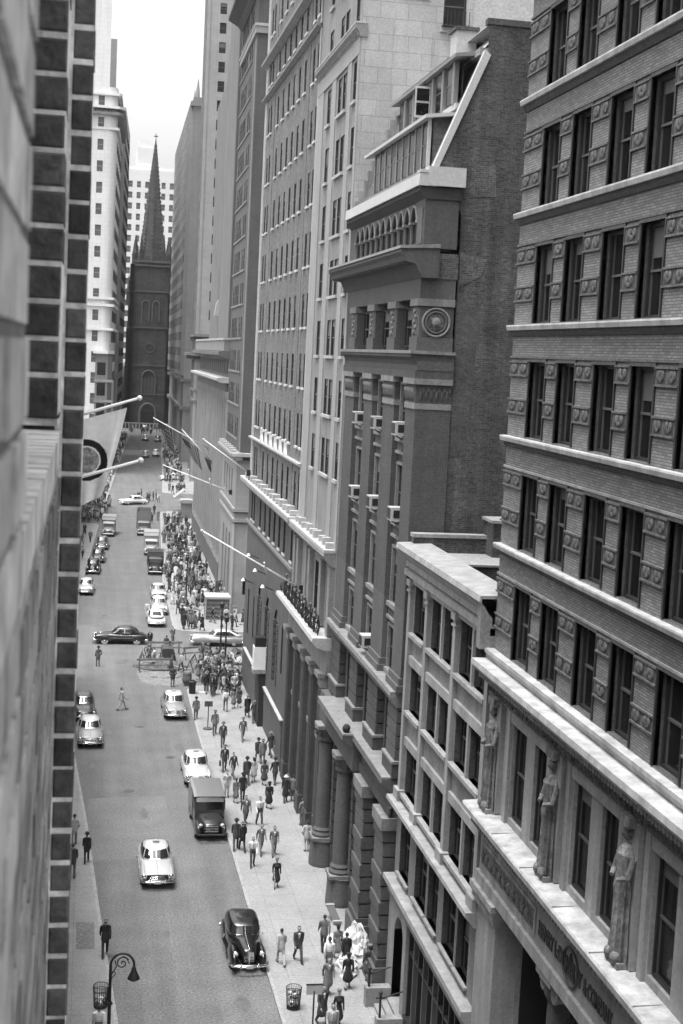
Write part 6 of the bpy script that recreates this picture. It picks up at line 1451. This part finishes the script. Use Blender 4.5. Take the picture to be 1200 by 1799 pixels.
NEAR = [
 (11.59, 99.68, 0.14, 'walk', 10, 'mid', 'mid', 'h', 'man in a grey suit and hat walking alone in the middle of the right pavement'),
 (10.02, 90.75, 0.14, 'walk', 20, 'dark', 'mid', 'n', 'man in an open dark jacket and pale shirt behind the parked white sedan'),
 (10.77, 89.37, 0.14, 'walk', 180, 'dark', 'dark', 'h', 'man in a dark suit seen from behind, left one of the walking group'),
 (11.27, 89.86, 0.14, 'wcoat', 180, 'light', 'mid', 'w', 'woman in a pale coat walking beside a dark suited man'),
 (11.89, 89.11, 0.14, 'wcoat', 170, 'dark', 'dark', 'w', 'woman in a dark dress in the middle of the walking group'),
 (12.63, 89.35, 0.14, 'walk', 190, 'dark', 'dark', 'h', 'man in dark clothes at the right end of the walking group'),
 (12.08, 94.25, 0.14, 'walk', 185, 'dark', 'mid', 'h', 'man in dark jacket walking away, left of a close pair'),
 (12.34, 93.84, 0.14, 'walk', 175, 'mid', 'dark', 'h', 'man in grey jacket walking away, right of a close pair'),
 (13.11, 95.62, 0.14, 'walk', 200, 'dark', 'dark', 'h', 'man in dark suit walking close to the plinth ledge'),
 (11.61, 84.38, 0.14, 'wcoat', 180, 'black', 'black', 'w', 'woman in a long black dress walking away, alone in the pale pavement'),
 (12.8, 85.58, 0.14, 'coat', 180, 'black', 'dark', 'l', 'man in a black overcoat and white hat standing near the columns'),
 (13.3, 85.79, 0.14, 'stand', 150, 'mid', 'mid', 'n', 'man in grey standing at the wall right of the black overcoat'),
 (13.24, 81.25, 0.14, 'stand', 200, 'mid', 'mid', 'n', 'man in grey leaning near the column base'),
 (12.82, 76.79, 0.14, 'stand', 180, 'light', 'light', 'n', 'man in pale clothes standing by the column pedestal'),
 (13.41, 77.89, 0.14, 'coat', 60, 'dark', 'black', 'h', 'dark figure standing against the column pedestal'),
 (9.68, 85.53, 0.14, 'wcoat', 180, 'mid', 'mid', 'w', 'woman in a grey coat beside the van on the pavement'),
 (10.14, 85.86, 0.14, 'walk', 180, 'black', 'dark', 'h', 'man in black walking beside the woman in grey near the van'),
 (9.85, 81.45, 0.14, 'walk', 10, 'mid', 'dark', 'n', 'man in a checked grey jacket facing the camera beyond the van'),
 (10.66, 81.33, 0.14, 'shirt', 10, 'white', 'dark', 'n', 'man in a white shirt behind the two grey suited men'),
 (8.85, 77.21, 0.14, 'walk', 175, 'dark', 'dark', 'h', 'left of two dark suited men walking close together by the van front'),
 (9.18, 76.92, 0.14, 'walk', 185, 'black', 'black', 'h', 'right of two dark suited men walking close together by the van front'),
 (9.49, 74.51, 0.14, 'shirt', 0, 'white', 'dark', 'n', 'man in white shirt and dark trousers walking towards the camera'),
 (10.18, 76.43, 0.14, 'walk', 10, 'mid', 'mid', 'n', 'man in a grey suit walking behind the white shirt'),
 (10.89, 76.22, 0.14, 'walk', 0, 'mid', 'mid', 'n', 'man in open grey suit showing a white shirt front'),
 (10.4, 71.39, 0.14, 'wcoat', 0, 'black', 'black', 'w', 'woman in black coat and skirt walking alone towards the camera'),
 (9.41, 61.99, 0.14, 'walk', 185, 'light', 'light', 'n', 'man in a pale suit seen from behind beside a dark suited man'),
 (10.25, 62.31, 0.14, 'walk', 5, 'dark', 'dark', 'n', 'man in a dark double suit walking towards the camera beside a pale suit'),
 (11.64, 63.49, 0.14, 'walk', 180, 'mid', 'black', 'n', 'man in grey jacket and black trousers walking away near the canvas'),
 (12.11, 62.44, 0.14, 'wcoat', 180, 'mid', 'light', 'w', 'woman in a grey coat and dark hat seen from behind near the canvas'),
 (11.44, 60.83, 0.14, 'shirt', 170, 'white', 'mid', 'n', 'person in a white blouse close to the woman in grey'),
 (11.05, 58.78, 0.14, 'coat', 5, 'mid', 'mid', 'n', 'man in a long grey overcoat walking towards the camera'),
 (12.31, 61.26, 0.14, 'coat', 180, 'black', 'dark', 'n', 'man in a black jacket beside the white canvas heap'),
 (12.04, 59.33, 0.14, 'wcoat', 178, 'black', 'black', 'w', 'woman in a long black dress beside the white canvas heap'),
 (13.13, 60.13, 0.14, 'wcoat', 200, 'dark', 'mid', 'w', 'person in a dark hat bending over the canvas bundle'),
 (10.36, 56.05, 0.14, 'coat', 20, 'dark', 'dark', 'n', 'bulky man in a dark coat by the sign post at the bottom'),
 (11.01, 55.75, 0.14, 'wcoat', 0, 'black', 'light', 'w', 'woman in black with white gloves near the bottom edge'),
 (10.46, 54.16, 0.14, 'shirt', 0, 'light', 'mid', 'n', 'person in light clothing cut off by the bottom edge'),
 (9.72, 101.35, 0.14, 'walk', 180, 'mid', 'dark', 'h', 'man in grey standing beside the standing sign'),
 (10.02, 98.19, 0.14, 'walk', 0, 'dark', 'dark', 'h', 'man in dark clothes holding a pale parcel near the standing sign'),
 (11.14, 108.13, 0.14, 'shirt', 180, 'white', 'mid', 'n', 'man in a bright white shirt at the edge of the corner crowd'),
 (11.85, 109.03, 0.14, 'wcoat', 180, 'mid', 'mid', 'w', 'woman in a grey coat at the back of the corner crowd'),
 (12.34, 109.4, 0.14, 'wcoat', 180, 'dark', 'dark', 'w', 'woman in a dark coat at the back of the corner crowd'),
 (12.65, 106.42, 0.14, 'coat', 180, 'black', 'dark', 'h', 'man in a black overcoat right of the corner crowd'),
 (12.99, 104.75, 0.14, 'walk', 180, 'dark', 'dark', 'h', 'man with a dark bag right of the black overcoat'),
 (13.84, 110.34, 0.14, 'walk', 180, 'dark', 'dark', 'n', 'man in dark jacket close to the base wall at the corner'),
 (8.66, 105.69, 0.14, 'walk', 180, 'mid', 'dark', 'h', 'man walking away alone on the dark pavement patch beside the taxi'),
 (9.59, 92.28, 0.14, 'walk', 0, 'dark', 'dark', 'h', 'man in dark suit carrying a bag beside the parked white sedan'),
 (9.22, 86.67, 0.14, 'stand', 0, 'light', 'light', 'n', 'person in a pale hat behind the van roof at the kerb'),
 (3.18, 108.88, 0, 'walk', 100, 'light', 'light', 'n', 'man in pale clothes crossing the open roadway'),
 (1.42, 124.12, 0, 'stand', 200, 'mid', 'mid', 'h', 'man in grey standing in the roadway below the black crossing car'),
 (0.58, 75.47, 0.14, 'walk', 180, 'black', 'black', 'h', 'man in a black suit walking away along the left pavement, farther of two'),
 (1.45, 63.47, 0.14, 'walk', 180, 'black', 'black', 'h', 'man in a black suit walking away along the left kerb, nearer of two'),
 (-0.15, 73.48, 0.14, 'walk', 180, 'dark', 'dark', 'n', 'dark figure half hidden by the brick pier on the left pavement'),
 (-0.12, 78.45, 0.14, 'stand', 180, 'light', 'mid', 'n', 'pale figure half hidden by the brick pier on the left pavement'),
 (1.1, 54.78, 0.14, 'shirt', 180, 'white', 'mid', 'n', 'person in a white shirt beside the ornate street lamp'),
 (6.25, 132.06, 0, 'coat', 0, 'black', 'dark', 'n', 'man in a black coat standing right behind the crossing black car'),
 (7.68, 129.88, 0, 'stand', 160, 'dark', 'dark', 'n', 'workman in dark clothes at the back barrier of the excavation'),
 (8.48, 134.01, 0, 'stand', 30, 'mid', 'mid', 'n', 'man in grey crossing at the corner behind the excavation'),
 (6.28, 124.12, 0, 'shirt', 60, 'white', 'mid', 'n', 'workman in a white shirt stooping at the excavation'),
 (7.59, 120.69, 0.14, 'stand', 100, 'dark', 'dark', 'n', 'workman in dark clothes among the planks'),
 (8.54, 121.82, 0.14, 'shirt', -60, 'light', 'dark', 'n', 'workman in pale shirt at the right of the planks'),
 (5.94, 125.71, 0, 'stand', 0, 'mid', 'dark', 'h', 'man watching at the left end of the excavation'),
 (7.52, 116.69, 0, 'stand', 180, 'dark', 'mid', 'n', 'small figure at the front rim of the excavation'),
 (9.79, 118.65, 0.14, 'wcoat', 180, 'mid', 'mid', 'w', 'woman in a grey dress between the barrels and the crowd'),
 (10.09, 117.0, 0.14, 'walk', 0, 'mid', 'mid', 'h', 'man in a grey suit at the edge of the excavation crowd'),
 (10.63, 118.26, 0.14, 'wcoat', 0, 'dark', 'dark', 'w', 'woman in a dark dress at the edge of the excavation crowd'),
 (6.57, 147.43, 0, 'shirt', 0, 'white', 'light', 'n', 'person in white beside the kerb queue of cars'),
]
rp = random.Random(11)
for i, (x, y, z, v, r, c, t, h, l) in enumerate(NEAR): person(x, y, z, v, r, c, t, h, l, None, 0, rp.uniform(.96, 1.03))
def crowd(n, where, ya, yb, xa, xb, group, z=.14, rots=(0, 180), spread=25, sep=.55, bias=None):
    done = []; tries = 0
    words = {'black': 'black', 'dark': 'dark', 'mid': 'grey', 'light': 'pale', 'white': 'white'}
    while len(done) < n and tries < n*60:
        tries += 1; y = ya+(yb-ya)*(rp.random() if not bias else rp.random()**bias); x = rp.uniform(xa(y), xb(y))
        if any((x-a)**2+(y-b)**2 < sep**2 for a, b in done): continue
        done.append((x, y)); v = rp.choice(('walk', 'walk', 'stand', 'shirt', 'coat', 'wcoat', 'hold', 'bag')); c = rp.choice(('black', 'dark', 'dark', 'mid', 'mid', 'light')) if v != 'shirt' else rp.choice(('white', 'light'))
        kind = 'woman in a %s coat' if v == 'wcoat' else ('person in a %s shirt' if v == 'shirt' else ('man in a long %s coat' if v == 'coat' else 'person in a %s suit'))
        person(x, y, z, v, rp.choice(rots)+rp.uniform(-spread, spread), c, rp.choice(('black', 'dark', 'mid')), 'w' if v == 'wcoat' else rp.choice('hhn'), (kind % words[c])+' '+where, group, 1, rp.uniform(.95, 1.03))
crowd(42, 'in the near corner crowd by the excavation', 112.5, 122.5, lambda y: 9.9 + max(0, (y-119)*.1), lambda y: 13.0, 'people at the near corner', bias=.75)
crowd(5, 'before the white side-on sedan', 124.0, 127.5, lambda y: 10.4, lambda y: 13.6, 'people beside the white sedan', z=0.0)
crowd(14, 'by the grey corner kiosk', 139.8, 145.2, lambda y: 10.5, lambda y: 16.2, 'people in front of the kiosk', rots=(180, 90, 270), spread=40)
crowd(96, 'in the dense right pavement crowd past the junction', 140.5, 232, lambda y: interp(RC2, y)+.5, lambda y: min(15.6, 11.6+(y-140)*.05) if y < 152 else 15.3+(y-169)*.012, 'crowd on the right pavement beyond the junction', sep=.55)
crowd(9, 'crossing the far junction', 254, 264, lambda y: 8.5, lambda y: 13.5, 'people crossing the far junction', z=0., rots=(90, 270, 0))
crowd(4, 'in the roadway beside the open lorry', 222, 246, lambda y: 10.0, lambda y: 12.0, 'people in the roadway near the open lorry', z=0.)
crowd(36, 'packed at the far left corner below the flag', 226, 250, lambda y: -.8+(y-226)*.05, lambda y: 2.2+(y-226)*.09, 'crowd at the far left corner')
crowd(7, 'on the left pavement beside dark cars', 172, 222, lambda y: interp(LC2, y)-2.4, lambda y: interp(LC2, y)-.4, 'people on the left pavement by the dark cars')
crowd(16, 'on the distant right pavement', 268, 310, lambda y: interp(RC3, y)+.4, lambda y: interp(RC3, y)+4.2, 'distant crowd on the right pavement', sep=.7)
def distant_crowd(spots):
    """the people too far off to count: one mass"""
    mb = MB(); src = {v: person_mesh(v, 1) for v in ('walk', 'coat', 'wcoat')}; cl = [CL['black'], CL['dark'], CL['mid'], CL['light'], CL['white']]
    for x, y, z in spots:
        me = src[rp.choice(list(src))]; M = Matrix.Translation((x, y, GZ(y)+z)) @ Matrix.Rotation(rp.choice((0, pi, 1.5))+rp.uniform(-.4, .4), 4, 'Z'); k = len(mb.v); mb.v += [M @ v.co for v in me.vertices]; a, b = mb.mi(rp.choice(cl)), mb.mi(rp.choice(cl[:3]))
        for p in me.polygons: mb.f.append([k+i for i in p.vertices]); mb.m.append(a if p.material_index in (0, 5) else (b if p.material_index == 1 else mb.mi(SKIN if p.material_index == 2 else HAIR)))
    o = mb.build('distant_crowd', None, True); o['kind'] = 'stuff'; o['label'] = 'far mass of people crowding both pavements towards the church'
sp = []
for k in range(170): y = 150+67*rp.random(); sp.append((rp.uniform(interp(RC2, y)+.4, 14.8+(y-169)*.02), y, .14))
for k in range(100): y = 226+24*rp.random(); sp.append((rp.uniform(-1.2+(y-226)*.05, 2.2+(y-226)*.09), y, .14))
for k in range(200): y = 285+95*rp.random(); sp.append((interp(RC3, y)+rp.uniform(.4, 4.2), y, .14))
for k in range(200): y = 254+135*rp.random(); sp.append((interp(LC3, y)-rp.uniform(.3, 3.), y, .14))
for k in range(20): sp.append((rp.uniform(11.5, 22), rp.uniform(399, 412), 0))
distant_crowd(sp)

BAG = mat('leather_bag', .03, .5, .2)
for lb, x, y in (('dark briefcase carried by the man beside the parked white sedan', 9.3, 92.3), ('dark bag held by the man at the right of the corner crowd', 13.2, 105.1)):
    m = MB(); m.box(-.05, .05, -.2, .2, 0, .3, BAG); m.tube([(0, -.07, .3), (0, -.06, .36), (0, .06, .36), (0, .07, .3)], .012, BAG, 5); o = m.build('briefcase'); o.location = (x, y, .52); tag(o, lb, 'bag')
